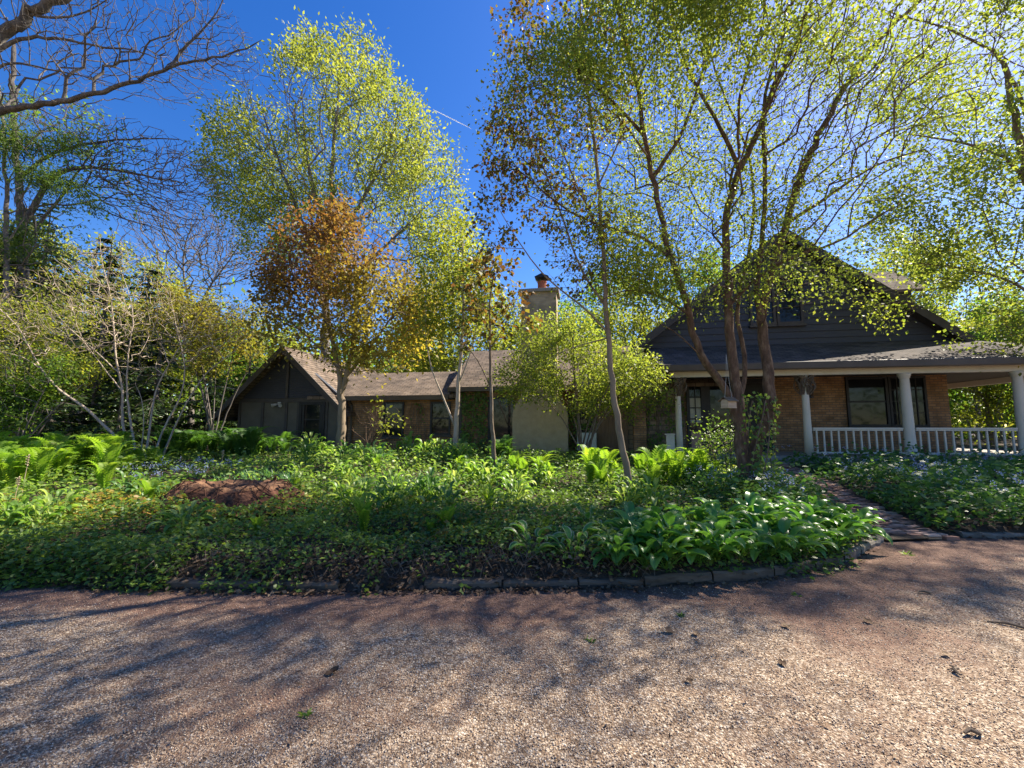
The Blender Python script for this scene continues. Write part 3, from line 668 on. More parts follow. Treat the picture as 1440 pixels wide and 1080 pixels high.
# ------------------------------------------------------------------ tree growing
def chaikin(p, k=2):
    p = np.asarray(p, float)
    for _ in range(k):
        q = np.empty((2 * len(p), 3)); q[0] = p[0]; q[-1] = p[-1]
        q[1:-1:2] = p[:-1] * .75 + p[1:] * .25; q[2:-1:2] = p[:-1] * .25 + p[1:] * .75
        p = q
    return p
def resample(p, step):
    s = np.concatenate([[0], np.cumsum(np.linalg.norm(np.diff(p, axis=0), axis=1))])
    n = max(2, int(s[-1] / step) + 1); t = np.linspace(0, s[-1], n)
    return np.stack([np.interp(t, s, p[:, i]) for i in range(3)], 1)
def grow(stems, att, bf=.35, step=.25, jit=.06, tip=.004, power=2.3, lift=.10, seed=1):
    """stems: (points, r0, r1, joined) ; att: points the twigs must reach. Returns nodes, parents, radii, trunk flags."""
    rg = np.random.default_rng(seed)
    cap = sum(60 + int(1.5 * sum(np.linalg.norm(np.diff(np.asarray(s[0], float), axis=0), axis=1)) / step) for s in stems) + len(att) * 14 + 100
    P = np.zeros((cap, 3)); par = np.full(cap, -1, int); tr = np.zeros(cap); path = np.zeros(cap); n = 0
    for pts, r0, r1, joined in stems:
        q = resample(chaikin(pts), step)
        q[1:-1] += rg.normal(size=(len(q) - 2, 3)) * r0 * .14
        rr = r0 + (r1 - r0) * np.linspace(0, 1, len(q)) ** .8
        prev = -1
        if joined and n: prev = int(np.argmin(((P[:n] - q[0]) ** 2).sum(1)))
        for i in range(len(q)):
            P[n] = q[i]; par[n] = prev; tr[n] = rr[i]
            path[n] = 0 if prev < 0 else path[prev] + np.linalg.norm(q[i] - P[prev])
            prev = n; n += 1
    nt = n
    low = np.zeros(cap); low[:nt] = 0
    if len(att):
        dm_ = np.full(len(att), 1e9)
        for i in range(0, nt, 200): dm_ = np.minimum(dm_, np.linalg.norm(att[:, None] - P[None, i:min(nt, i + 200)], axis=2).min(1))
        att = att[np.argsort(dm_)]
        for a in att:
            dv = a - P[:n]; dist = np.sqrt((dv * dv).sum(1))
            cost = dist + bf * path[:n] + .25 * np.maximum(-dv[:, 2], 0)
            j = int(np.argmin(cost)); L = dist[j]
            if L < .03: continue
            k = max(1, min(12, int(L / step + .5)))
            prev = j; p0 = P[j]
            for i in range(1, k + 1):
                t = i / k
                q = p0 + (a - p0) * t
                q = q + np.array([0, 0, lift * L * math.sin(math.pi * t) * .6])
                if i < k: q = q + rg.normal(size=3) * jit * min(step, L)
                P[n] = q; par[n] = prev; path[n] = path[prev] + L / k; prev = n; n += 1
    P, par, tr = P[:n], par[:n], tr[:n]
    acc = np.zeros(n); rad = np.zeros(n)
    for i in range(n - 1, -1, -1):
        v = acc[i] if acc[i] > 0 else tip ** power
        rad[i] = tr[i] if i < nt else v ** (1 / power)
        if par[i] >= 0: acc[par[i]] += v
    for i in range(nt, n):
        if par[i] >= 0: rad[i] = min(rad[i], (.62 if par[i] < nt else .97) * max(rad[par[i]], tip))
    return P, par, rad, nt
def skeleton_mesh(name, P, par, rad, nt, mat, base):
    n = len(P)
    best = np.full(n, -1); br = np.zeros(n)
    for i in range(n):
        p = par[i]
        if p >= 0:
            r = rad[i] + (10 if (i < nt and p < nt and p == i - 1) else 0)
            if r > br[p]: br[p] = r; best[p] = i
    starts = [i for i in range(n) if par[i] < 0 or best[par[i]] != i]
    V, F, off = [], [], 0
    for s0 in starts:
        c = [s0]
        while best[c[-1]] >= 0: c.append(best[c[-1]])
        pts = P[c]; r = rad[c]
        if par[s0] >= 0:
            pts = np.vstack([P[par[s0]], pts]); r = np.concatenate([[min(rad[s0] * 1.25, rad[par[s0]])], r])
        if len(pts) < 2: continue
        r = r.copy(); r[-1] *= .4
        k = 3 if r.max() < .012 else (5 if r.max() < .045 else 10)
        tan = nrm(np.gradient(pts, axis=0)); mean = pts[-1] - pts[0]
        ref = np.cross(mean + 1e-5, [.31, .83, .46]); ref = ref / (np.linalg.norm(ref) + 1e-9)
        A = nrm(np.cross(tan, ref)); B = np.cross(tan, A)
        q = np.arange(k) * 2 * math.pi / k
        rv = r[:, None] * (1 + (.10 * np.sin(q * 3 + s0) if k == 10 else 0))
        ring = pts[:, None] + rv[..., None] * (A[:, None] * np.cos(q)[None, :, None] + B[:, None] * np.sin(q)[None, :, None])
        m = len(pts); V.append(ring.reshape(-1, 3))
        a = (np.arange(m - 1)[:, None] * k + np.arange(k)[None]); b = (np.arange(m - 1)[:, None] * k + (np.arange(k) + 1)[None] % k)
        F.append(np.stack([a, b, b + k, a + k], -1).reshape(-1, 4) + off); off += m * k
    return idx_mesh(name, np.vstack(V) - base, np.vstack(F), mat)
def tip_leaves(P, par, rad, nt, count, L, thr=.02, spread=.12, droop=.35, per=6, aspect=.62, seed=1, clump=None):
    rg = np.random.default_rng(seed)
    idx = np.where((rad < thr) & (np.arange(len(P)) >= nt))[0]
    if not len(idx): idx = np.arange(len(P))
    kc = max(1, count // per)
    nk = np.bincount(par[par >= 0], minlength=len(P)); tipw = np.where(nk[idx] == 0, 1.0, .12)
    wgt = tipw if clump is None else tipw * clump(P[idx])
    cen = rg.choice(idx, kc, p=wgt / wgt.sum())
    t = rg.random(kc)[:, None]
    cp = P[cen] * (1 - t) + P[np.maximum(par[cen], 0)] * t
    dirn = nrm(P[cen] - P[np.maximum(par[cen], 0)] + 1e-6)
    n = kc * per
    C = np.repeat(cp, per, 0); Dn = np.repeat(dirn, per, 0)
    off = rg.normal(size=(n, 3)) * spread; C = C + off
    D = nrm(nrm(rg.normal(size=(n, 3))) * .9 + Dn * .5 + nrm(off) * .5 + np.array([0, 0, -droop]))
    N = nrm(rg.normal(size=(n, 3)) * .55 + np.array([0, 0, .9]))
    l = L * (.6 + .7 * rg.random(n))
    tone = np.clip(np.repeat(rg.random(kc), per) * .55 + rg.random(n) * .45, 0, 1)
    return leaf_quads(C, D, N, l, l * aspect), tone, C
def ell(px, py, Y, rx, ry, dm_, n, seed=0, shell=.33, floor=None):
    """points filling an ellipsoid: centre by photo pixel at distance Y, half sizes in photo pixels and metres of depth"""
    rg = np.random.default_rng(seed + int(px * 7 + py))
    c = at(px, py, Y); v = nrm(rg.normal(size=(n, 3))) * rg.random(n)[:, None] ** shell
    p = c + v * np.array([rx * Y / FPX, dm_, ry * Y / FPX])
    if floor is not None: p = p[p[:, 2] > floor]
    return p
def poly(pts, Y):
    """stem line: photo pixels with a distance each (or one for all)"""
    return [at(p[0], p[1], p[2] if len(p) > 2 else Y) for p in pts]
def tree(name, label, cat, stems, att, bark, leaf, count, L, group=None, tone=None, leaf_kw=None, second=None, crown='crown', **kw):
    base = np.array(stems[0][0][0], float)
    P, par, rad, nt = grow(stems, att, **kw)
    root = empty(name, base); tag(root, label, cat, group)
    link('trunk', skeleton_mesh('trunk', P, par, rad, nt, M[bark], base), root)
    if count:
        Q, t, C = tip_leaves(P, par, rad, nt, count, L, **(leaf_kw or {}))
        if tone is not None: t = np.clip(tone(C, t), 0, 1)
        link(crown, quad_mesh('crown', Q - base, M[leaf], t), root)
    if second:
        leaf2, count2, L2, kw2 = second
        Q, t, C = tip_leaves(P, par, rad, nt, count2, L2, seed=9, **kw2)
        link('young_leaves', quad_mesh('young_leaves', Q - base, M[leaf2], t), root)
    return root

# ------------------------------------------------------------------ trees in front of the house
def clumpy(scale, seed, lo=.35):
    return lambda p: np.clip(noise(p[:, 0] + p[:, 2] * .7, p[:, 1] - p[:, 2] * .6, scale, seed) - lo, .02, 1) ** 1.3
# the big many-stemmed tree by the path
YB = 7.7
A_ = poly([(1042, 672), (1042, 630), (1034, 575), (1016, 540, 7.65), (984, 502, 7.5), (972, 445, 7.4), (958, 400, 7.3), (945, 365, 7.2), (933, 318, 7.1), (918, 250, 7.0), (905, 190, 6.9), (900, 130, 6.8), (880, 60, 6.7), (862, -20, 6.6)], YB)
B_ = poly([(1046, 672), (1044, 640), (1040, 590), (1034, 535), (1027, 490), (1025, 440), (1022, 390), (1018, 345), (1022, 290), (1040, 240), (1068, 183), (1084, 130), (1112, 80), (1138, 10), (1160, -60)], YB)
C_ = poly([(1040, 560), (1048, 530, 7.8), (1045, 485, 7.9), (1036, 452, 8.0), (1040, 400, 8.1), (1055, 350, 8.2), (1062, 280, 8.3), (1050, 200, 8.4), (1010, 120, 8.4), (990, 40, 8.4)], YB)
D_ = poly([(1056, 672), (1060, 640), (1070, 605), (1081, 575), (1083, 535), (1074, 495, 7.8), (1069, 440, 7.9), (1080, 402, 8.0), (1094, 358, 8.0), (1103, 315, 8.0), (1138, 215, 8.1), (1162, 170, 8.1), (1208, 88, 8.2), (1265, 25, 8.3), (1330, -30, 8.3)], YB)
BR = [(poly([(1024, 430), (1060, 392, 7.5), (1115, 360, 7.3), (1187, 338, 7.1), (1212, 318, 7.0), (1262, 290, 6.9)], YB), .04, .012, True),
      (poly([(945, 365, 7.2), (900, 330, 7.1), (860, 322, 7.0), (800, 300, 6.9), (730, 240, 6.8)], 7.2), .035, .01, True),
      (poly([(972, 445, 7.4), (930, 415, 7.2), (880, 405, 7.1), (850, 420, 7.0)], 7.4), .025, .008, True),
      (poly([(918, 250, 7.0), (960, 190, 6.9), (985, 110, 6.8), (1010, 30, 6.8)], 7.0), .04, .012, True),
      (poly([(905, 190, 6.9), (850, 130, 6.8), (800, 90, 6.7), (750, 70, 6.6)], 7.0), .035, .01, True),
      (poly([(1103, 315, 8.0), (1160, 280, 7.8), (1230, 230, 7.7), (1300, 210, 7.6)], 8.0), .04, .012, True),
      (poly([(1068, 440, 7.9), (1062, 400, 7.9), (1072, 340, 7.9), (1078, 250, 7.7), (1070, 140, 7.6), (1110, 20, 7.6)], 7.9), .055, .02, True),
      (poly([(1040, 240), (1010, 170, 7.6), (960, 90, 7.5), (940, 0, 7.5)], YB), .045, .015, True),
      (poly([(985, 500, 7.5), (950, 465, 7.3), (915, 450, 7.1)], 7.5), .016, .006, True)]
att = np.vstack([ell(1000, 150, 7.5, 270, 200, 2.2, 1500, 1), ell(1180, 190, 7.7, 150, 160, 1.8, 600, 2), ell(870, 360, 7.0, 125, 80, 1.3, 480, 3),
                 ell(1000, 370, 7.4, 150, 60, 1.8, 150, 4), ell(1110, 395, 7.2, 90, 35, 1.2, 36, 5), ell(1050, -110, 7.7, 330, 120, 2.4, 500, 6), ell(780, 190, 6.9, 110, 130, 1.2, 330, 7),
                 ell(1090, 320, 7.2, 200, 70, 1.6, 110, 8)])
v = nrm(np.random.default_rng(5).normal(size=(800, 3))) * np.random.default_rng(6).random((800, 1)) ** .33
att = np.vstack([att, np.array([4.4, 6.0, 8.4]) + v * np.array([3.0, 1.7, 2.3]), np.array([6.3, 6.7, 8.1]) + v[:330] * np.array([1.7, 1.2, 1.8]), np.array([5.6, 5.6, 7.7]) + v[100:600] * np.array([2.2, 1.3, 2.2])])  # extra crown clumps, mostly out of view, added to shade the drive
tree('multi_stem_tree', 'large multi-stemmed tree with flaking brown bark and fresh green leaves beside the brick path', 'tree',
     [(A_, .088, .024, False), (B_, .105, .024, False), (C_, .045, .016, True), (D_, .115, .026, False)] + BR, att, 'bark_red', 'leaf_front', 86000, .061,
     leaf_kw=dict(thr=.007, spread=.21, per=11, clump=lambda p: clumpy(1.0, 4, .42)(p) * np.where(p[:, 2] > 7.2 + (p[:, 1] - 6), 2.6, 1.0)), bf=.3, step=.22, jit=.10, tip=.0035, lift=.06, seed=3)  # leaves weighted towards the unseen top so it shades the drive
# slender leaning maple in the bed
YT = 7.3
S_ = poly([(886, 684), (880, 650), (869, 600), (862, 550), (856, 480), (851, 420), (848, 350), (844, 280), (838, 210), (826, 130), (818, 50), (815, -10)], YT)
BR = [(poly([(854, 466), (820, 430, 7.1), (770, 395, 6.9), (728, 340, 6.8), (700, 290, 6.7)], YT), .022, .006, True),
      (poly([(851, 430), (815, 380, 7.3), (790, 300, 7.3), (745, 190, 7.3), (700, 110, 7.3)], YT), .024, .007, True),
      (poly([(855, 475), (800, 490, 7.0), (770, 505, 6.9)], YT), .016, .005, True),
      (poly([(846, 330), (800, 240, 7.3), (770, 150, 7.3), (740, 40, 7.3)], YT), .022, .006, True),
      (poly([(842, 260), (880, 180, 7.4), (910, 90, 7.5)], YT), .02, .006, True)]
att = np.vstack([ell(735, 190, 7.2, 62, 160, .8, 260, 11), ell(820, 110, 7.3, 90, 110, 1.0, 200, 12), ell(690, 290, 6.9, 40, 90, .6, 70, 13), ell(810, 330, 7.2, 60, 90, .8, 110, 14), ell(745, 40, 7.2, 60, 40, .6, 60, 15)])
tree('slender_tree', 'slender leaning tree with bronze young leaves and a dark squirrel nest near its top', 'tree', [(S_, .062, .016, False)] + BR, att, 'bark_smooth', 'leaf_bronze', 4600, .08,
     leaf_kw=dict(thr=.012, spread=.07, per=6, droop=.7, aspect=.75), bf=.3, step=.2, jit=.08, tip=.0035, seed=4)
# thin sapling in front of the ivy wall
YS = 9.0
att = np.vstack([ell(690, 420, 9, 50, 60, .7, 90, 21), ell(650, 470, 9, 22, 25, .3, 14, 22), ell(735, 430, 9, 20, 40, .3, 20, 23), ell(695, 370, 9, 40, 18, .4, 30, 24)])
tree('sapling', 'thin dark sapling with a few bronze leaves in front of the ivied wall', 'tree',
     [(poly([(696, 672), (693, 610), (690, 540), (690, 480), (688, 420), (696, 375)], YS), .055, .012, False), (poly([(690, 545), (672, 505), (650, 480), (636, 462)], YS), .018, .005, True), (poly([(690, 490), (712, 455), (730, 410)], YS), .016, .005, True)],
     att, 'bark', 'leaf_bronze', 700, .12, leaf_kw=dict(thr=.012, spread=.09, per=4, droop=.5, aspect=.8), bf=.35, step=.2, seed=5, tip=.0045)
# twin pale saplings
YP = 12.2
att = np.vstack([ell(640, 390, YP, 50, 105, 1.0, 190, 31), ell(605, 420, YP, 25, 70, .7, 60, 32), ell(680, 420, YP, 28, 60, .7, 60, 33)])
tree('sapling', 'pale twin-stemmed sapling with yellow-green leaves by the brick wing', 'tree',
     [(poly([(640, 648), (641, 600), (645, 540), (650, 480), (652, 400), (650, 320)], YP), .085, .012, False), (poly([(640, 600), (624, 560), (606, 520), (598, 470), (600, 400)], YP), .035, .008, True), (poly([(646, 540), (664, 490), (676, 430), (680, 370)], YP), .03, .008, True)],
     att, 'bark_pale', 'leaf_yellow', 6000, .12, leaf_kw=dict(thr=.014, spread=.16, per=5), bf=.3, step=.25, seed=6, tip=.005)
# red and gold maple before the garage wing
YM = 14.2
att = np.vstack([ell(490, 380, YM, 105, 85, 2.2, 420, 41), ell(440, 420, YM, 62, 70, 1.6, 230, 42), ell(545, 440, YM, 62, 70, 1.8, 260, 43), ell(555, 500, YM, 48, 32, 1.2, 90, 44), ell(500, 490, YM, 60, 35, 1.4, 110, 45), ell(408, 455, YM, 42, 55, 1.2, 150, 46), ell(590, 430, YM, 30, 50, 1.0, 90, 48), ell(400, 380, YM, 28, 40, 1.0, 60, 49), ell(500, 318, YM, 55, 28, 1.2, 70, 47)])
xm = at(540, 500, YM)
tree('maple_tree', 'small maple with red and golden spring leaves before the garage wing', 'tree',
     [(poly([(478, 640), (480, 600), (481, 550), (476, 510), (462, 460), (448, 400)], YM), .17, .03, False), (poly([(481, 548), (492, 510), (502, 450), (500, 380), (498, 320)], YM), .10, .02, True), (poly([(486, 530), (520, 490), (548, 450), (570, 420)], YM), .07, .015, True), (poly([(476, 515), (440, 480), (410, 455)], YM), .05, .015, True)],
     att, 'bark_smooth', 'leaf_red', 18000, .14, leaf_kw=dict(thr=.012, spread=.27, per=12, clump=clumpy(.8, 8, .33)), bf=.3, step=.3, seed=7, tip=.006,
     tone=lambda C, t: t * .55 + .26 + np.clip((C[:, 0] - xm[0] + 1.2) * .12, -.12, .26) + np.clip((xm[2] + 1.7 - C[:, 2]) * .17, -.3, .3))
# tall green tree behind the garage
YG = 25.0
att = np.vstack([ell(465, 200, YG, 150, 125, 5.5, 800, 51), ell(478, 105, YG, 85, 62, 3.0, 200, 52), ell(365, 235, YG, 82, 85, 3.5, 300, 53), ell(575, 260, YG, 85, 100, 3.5, 360, 54), ell(430, 330, YG, 120, 60, 4, 230, 55), ell(620, 350, YG, 60, 60, 3, 150, 56)])
tree('tall_tree', 'tall broad tree in fresh yellow-green leaf rising behind the garage wing', 'tree',
     [(poly([(455, 600), (458, 450), (462, 330), (468, 220), (478, 100)], YG), .34, .05, False), (poly([(460, 400), (420, 300), (390, 220), (370, 160)], YG), .17, .04, True), (poly([(461, 370), (505, 290), (545, 220), (560, 160)], YG), .17, .04, True), (poly([(460, 420), (540, 350), (600, 290)], YG), .14, .04, True), (poly([(462, 330), (430, 230), (425, 130)], YG), .12, .03, True)],
     att, 'bark_grey', 'leaf_tall', 44000, .22, leaf_kw=dict(thr=.016, spread=.34, per=18, droop=.1, aspect=.45, clump=clumpy(.45, 12, .08)), bf=.35, step=.5, seed=8, tip=.013, lift=.08)
# bare oaks at the upper left
YO = 13.5
att = np.vstack([ell(300, 60, YO, 62, 55, 1.6, 520, 61), ell(200, 75, YO, 120, 60, 2.2, 700, 62), ell(90, 40, YO, 110, 60, 2.2, 450, 63), ell(60, 120, YO, 90, 50, 2.0, 300, 64), ell(60, -60, YO, 170, 60, 2.4, 200, 65), ell(250, -20, YO, 70, 45, 1.5, 110, 69)])
tree('oak_tree', 'bare grey oak whose heavy limbs reach in from the upper left edge', 'tree',
     [(poly([(-190, 660), (-170, 450), (-120, 280), (-60, 140), (-10, 65), (35, 20), (92, -4), (180, -60)], YO), .48, .10, False),
      (poly([(-130, 300), (-60, 200), (0, 153), (74, 145), (148, 129), (193, 112), (241, 95), (278, 84), (333, 75), (368, 56)], YO), .17, .018, True),
      (poly([(243, 92), (256, 70), (274, 54), (296, 30), (310, 10), (318, -15)], YO), .055, .012, True),
      (poly([(-40, 110), (22, 48), (104, 57), (144, 68), (185, 68), (230, 85)], YO), .085, .014, True),
      (poly([(-70, 160), (0, 84), (55, 94), (122, 108), (160, 118)], YO), .065, .012, True),
      (poly([(35, 20), (90, 28), (140, 10), (170, -20)], YO), .05, .012, True)],
     att, 'bark_oak', None, 0, 0, bf=.25, step=.3, jit=.16, tip=.0068, lift=.05, seed=10)
YO2 = 18.5
att = np.vstack([ell(190, 235, YO2, 105, 60, 2.6, 900, 66), ell(110, 190, YO2, 90, 45, 2.2, 380, 67), ell(60, 330, YO2, 60, 60, 2, 90, 68), ell(210, 290, YO2, 90, 40, 2, 420, 70), ell(280, 250, YO2, 50, 45, 2, 260, 72)])
tree('oak_tree', 'bare oak with a tall upright trunk and long low limb at left', 'tree',
     [(poly([(34, 640), (32, 480), (33, 380), (28, 300), (24, 220), (16, 150), (20, 60)], YO2), .25, .08, False),
      (poly([(30, 330), (58, 265), (93, 235), (148, 237), (207, 248), (262, 258)], YO2), .15, .02, True),
      (poly([(32, 380), (50, 320), (85, 280), (110, 240), (130, 215)], YO2), .10, .03, True),
      (poly([(26, 250), (70, 215), (130, 200), (200, 194), (250, 196)], YO2), .09, .02, True)],
     att, 'bark_oak', 'leaf_mid', 1500, .16, leaf_kw=dict(thr=.02, spread=.2, clump=lambda p: np.clip(p[:, 0].max() * 0 + (-17.5 - p[:, 0]), .0001, 2)), bf=.25, step=.4, jit=.16, tip=.0105, lift=.05, seed=12)
YO3 = 36
att = np.vstack([ell(270, 350, YO3, 95, 65, 5, 1700, 71), ell(325, 345, YO3, 60, 50, 4, 700, 72)])
tree('oak_tree', 'distant bare rosy-grey oak crown between the hemlocks and the tall tree', 'tree',
     [(poly([(268, 600), (268, 480), (265, 420), (255, 380), (262, 340)], YO3), .25, .05, False), (poly([(267, 460), (290, 410), (320, 370), (340, 340)], YO3), .12, .03, True), (poly([(267, 470), (240, 410), (215, 370)], YO3), .12, .03, True)],
     att, 'bark_grey', None, 0, 0, bf=.3, step=.7, jit=.15, tip=.019, seed=13)
YH = 16.0
att = np.vstack([ell(55, 175, YH, 55, 35, 1.4, 130, 161), ell(15, 225, YH, 45, 50, 1.4, 150, 162), ell(75, 270, YH, 50, 30, 1.4, 110, 163), ell(25, 330, YH, 60, 45, 1.4, 170, 164), ell(90, 345, YH, 40, 25, 1.2, 70, 165)])
tree('hemlock_tree', 'feathery green hemlock boughs hanging in front of the upright bare oak', 'tree',
     [(poly([(8, 640), (8, 480), (10, 340), (6, 220), (0, 120)], YH), .14, .04, False)], att, 'bark_grey', 'needle_lit', 15000, .13,
     leaf_kw=dict(thr=.02, spread=.2, per=14, droop=.7, aspect=.28, clump=clumpy(.9, 17, .3)), bf=.5, step=.35, seed=15, tip=.006, lift=-.06)
# pale bare-stemmed little tree on the left
Y8 = 12.6
def st(p): return poly(p, Y8)
stems = [(st([(191, 645), (150, 602), (117, 570, 12.3), (83, 550, 12.1), (55, 517, 12.0), (37, 480, 11.9), (27, 460, 11.8), (0, 435, 11.7)]), .070, .015, False),
         (st([(184, 645), (171, 595), (174, 553), (166, 523), (160, 473), (157, 417), (143, 370), (140, 330)]), .062, .010, False),
         (st([(192, 645), (183, 590), (177, 540), (181, 490), (190, 440), (170, 380)]), .055, .010, False),
         (st([(205, 645), (216, 555, 12.8), (230, 525, 12.9), (262, 472, 13), (292, 425, 13.1)]), .058, .010, False),
         (st([(216, 645), (230, 600, 13), (254, 562, 13.2), (262, 520, 13.3), (250, 470, 13.4), (240, 420, 13.4)]), .050, .010, False),
         (st([(228, 645), (248, 592), (288, 523, 12.4), (328, 497, 12.3), (350, 470, 12.2)]), .048, .010, False),
         (st([(197, 640), (203, 600), (200, 560), (190, 540)]), .03, .01, False),
         (st([(55, 517, 12.0), (30, 500, 11.8), (0, 495, 11.6)]), .03, .01, True), (st([(166, 523), (130, 490, 12.3), (95, 460, 12.1), (60, 420, 12)]), .028, .008, True), (st([(174, 553), (140, 510, 12.9), (110, 470, 13), (100, 420, 13)]), .028, .008, True)]
stems = [(a_, b_ * .72, c_ * .7, d_) for a_, b_, c_, d_ in stems]
att = np.vstack([ell(90, 440, 12.3, 95, 65, 1.6, 620, 81), ell(170, 400, 12.6, 70, 70, 1.6, 520, 82), ell(280, 450, 12.9, 70, 50, 1.5, 450, 83), ell(210, 480, 12.8, 70, 50, 1.5, 330, 84), ell(30, 470, 12, 40, 40, 1, 70, 85)])
tree('small_tree', 'spreading small tree of bare pale stems standing among the ferns', 'tree', stems, att, 'bark_pale', 'leaf_olive', 3600, .055, leaf_kw=dict(thr=.012, spread=.05, per=3), bf=.22, step=.22, jit=.12, tip=.0065, seed=14, lift=.04)
# budding shrubs behind it
def shrub(label, px, py, Y, comps, leaf, count, L, bark='bark_grey', n=5, seed=1, name='shrub', cat='shrub', **kw):
    rg = random.Random(seed); b = at(px, py, Y); b[2] = float(hgt(b[0], b[1])) - .03
    att = np.vstack([ell(*c, seed=seed + i) for i, c in enumerate(comps)])
    att = att[att[:, 2] > b[2] + .15]
    top = att[:, 2].max()
    st_ = []
    for i in range(n):
        q = att[rg.randrange(len(att))]
        st_.append(([b + np.array([rg.uniform(-.2, .2), rg.uniform(-.2, .2), 0]), b * .6 + q * .4 + np.array([0, 0, (top - b[2]) * .12]), q], kw.get('r0', .035), .008, False))
    return tree(name, label, cat, st_, att, bark, leaf, count, L, leaf_kw=kw.get('leaf_kw', dict(thr=.012, spread=.16, per=11, clump=clumpy(1.3, seed, .3))), bf=.3, step=.3, seed=seed, tip=kw.get('tip', .005))
shrub('budding olive-gold bush behind the bare pale small tree', 300, 630, 15.5, [(300, 470, 15.5, 75, 60, 1.6, 330), (345, 450, 15.5, 40, 40, 1.2, 120), (240, 450, 15.5, 60, 45, 1.3, 160)], 'leaf_olive', 11000, .11, seed=21, n=7)
shrub('yellow-green bush at the left edge above the ferns', 30, 640, 12.8, [(35, 430, 12.8, 80, 45, 1.3, 260), (60, 520, 12.6, 70, 40, 1.2, 200), (10, 480, 12.8, 60, 60, 1.2, 160)], 'leaf_yellow', 10000, .095, seed=22, n=7)
shrub('bright green bush low at the left edge under the hemlocks', 20, 640, 11.8, [(30, 525, 11.8, 75, 38, 1.2, 220), (5, 560, 11.6, 40, 50, 1, 100)], 'leaf_mid', 7000, .10, seed=23, n=6)
shrub('rounded green bush in front of the chimney', 815, 640, 12.6, [(815, 520, 12.7, 108, 62, 1.6, 520), (735, 535, 12.5, 50, 36, 1.0, 110), (890, 540, 12.7, 55, 48, 1.2, 190), (790, 470, 12.9, 60, 36, 1.2, 160)], 'leaf_front', 19000, .09, bark='bark', n=9, seed=24, leaf_kw=dict(thr=.02, spread=.12, per=6, aspect=.6))
shrub('low leafy bush beneath the multi-stemmed tree trunks', 1020, 650, 8.6, [(1018, 620, 8.6, 34, 22, .5, 90)], 'cover', 1100, .06, bark='bark', n=5, seed=25, r0=.012)
shrub('reddish bare-stemmed rose bush beside the maple trunk', 515, 640, 14.6, [(525, 595, 14.6, 32, 30, .6, 70), (545, 585, 14.6, 30, 16, .5, 30)], 'leaf_yellow', 130, .13, bark='bark_red', n=14, seed=26, r0=.02)

# ------------------------------------------------------------------ hemlocks and background trees
def hemlock_mesh(H, R0, seed, z0=.6, step=.34, dens=1.0):
    rg = np.random.default_rng(seed); V = []; m = MB()
    m.tube([(0, 0, -.2), (.05, 0, H * .5), (0, .05, H)], [.16 * H / 9, .09 * H / 9, .01], 8)
    z = z0
    while z < H - .2:
        t = (z - z0) / (H - z0); rr = R0 * (1 - t) ** .75 * (.75 + .45 * rg.random()) + .15
        bias = .75 + .35 * math.sin(z * 1.3 + seed)
        for k in range(5):
            a = rg.random() * 6.283; L = rr * (.35 + .85 * rg.random()) * bias; s = np.linspace(0, 1, 7)
            up = .22 * (t - .35)
            pts = np.stack([np.cos(a) * L * s, np.sin(a) * L * s, z + up * L * s - .30 * L * s ** 2.2], 1)
            m.tube(pts, np.linspace(.022, .004, 7) * (H / 9 + .3), 3)
            nn = int(26 * L * dens) + 6
            q = rg.random(nn) ** .7; base = np.stack([np.interp(q, s, pts[:, i]) for i in range(3)], 1)
            side = rg.choice([-1, 1], nn); an = a + side * (.5 + .7 * rg.random(nn))
            D = np.stack([np.cos(an), np.sin(an), -.25 - .3 * rg.random(nn)], 1)
            reach = (.12 + .30 * rg.random(nn)) * (1 - .5 * q) * (.4 + .6 * (1 - t))
            base = base + D * (reach * rg.random(nn))[:, None]
            N = nrm(np.array([0, 0, 1.0]) + rg.normal(size=(nn, 3)) * .28)
            V.append(leaf_quads(base, D, N, reach + .1, .075 + .05 * rg.random(nn)))
        z += step
    return m, np.vstack(V)
def hemlock(label, px, Y, H, R0, seed, leaf='needle', name='hemlock_tree', **kw):
    p = at(px, 600, Y); p[2] = float(hgt(p[0], p[1])) - .02
    root = empty(name, p); tag(root, label, 'tree')
    m, V = hemlock_mesh(H, R0, seed, **kw)
    m.build('trunk', M['bark_grey'], root, smooth=True)
    link('crown', quad_mesh('crown', V, M[leaf]), root)
    return root
hemlock('dark hemlock with a thin top showing against the sky at left', 130, 17.5, 9.4, 3.9, 1, dens=1.1)
hemlock('dark hemlock at the far left edge behind the bare oak trunk', -5, 16.5, 8.2, 3.0, 2, 'needle')
hemlock('lighter hemlock bough tree in front of the bare oak trunk', 2, 20.5, 12.5, 3.4, 3, 'needle_lit', dens=.8)
hemlock('wispy hemlock between the thin-topped hemlock and the bare rosy-grey crown', 190, 21, 9.6, 3.8, 14, dens=1.0)
hemlock('tall dark hemlock rising behind the upright bare oak', 35, 22, 13.5, 4.2, 15, dens=1.0)
hemlock('dark hemlock behind the pale small tree, right of the thin-topped one', 215, 18.5, 7.6, 3.2, 4)
hemlock('low dark hemlock filling the gap left of the garage', 290, 20, 6.6, 3.0, 5)
hemlock('low dense hemlock behind the ferns at left', 70, 15.2, 4.4, 2.4, 6)
hemlock('feathery green hemlock close to the garage eave', 345, 23, 7.0, 2.8, 7, 'needle_lit')
hemlock('far hemlock sapling behind the bare stems', 165, 15.2, 3.6, 2.0, 8)

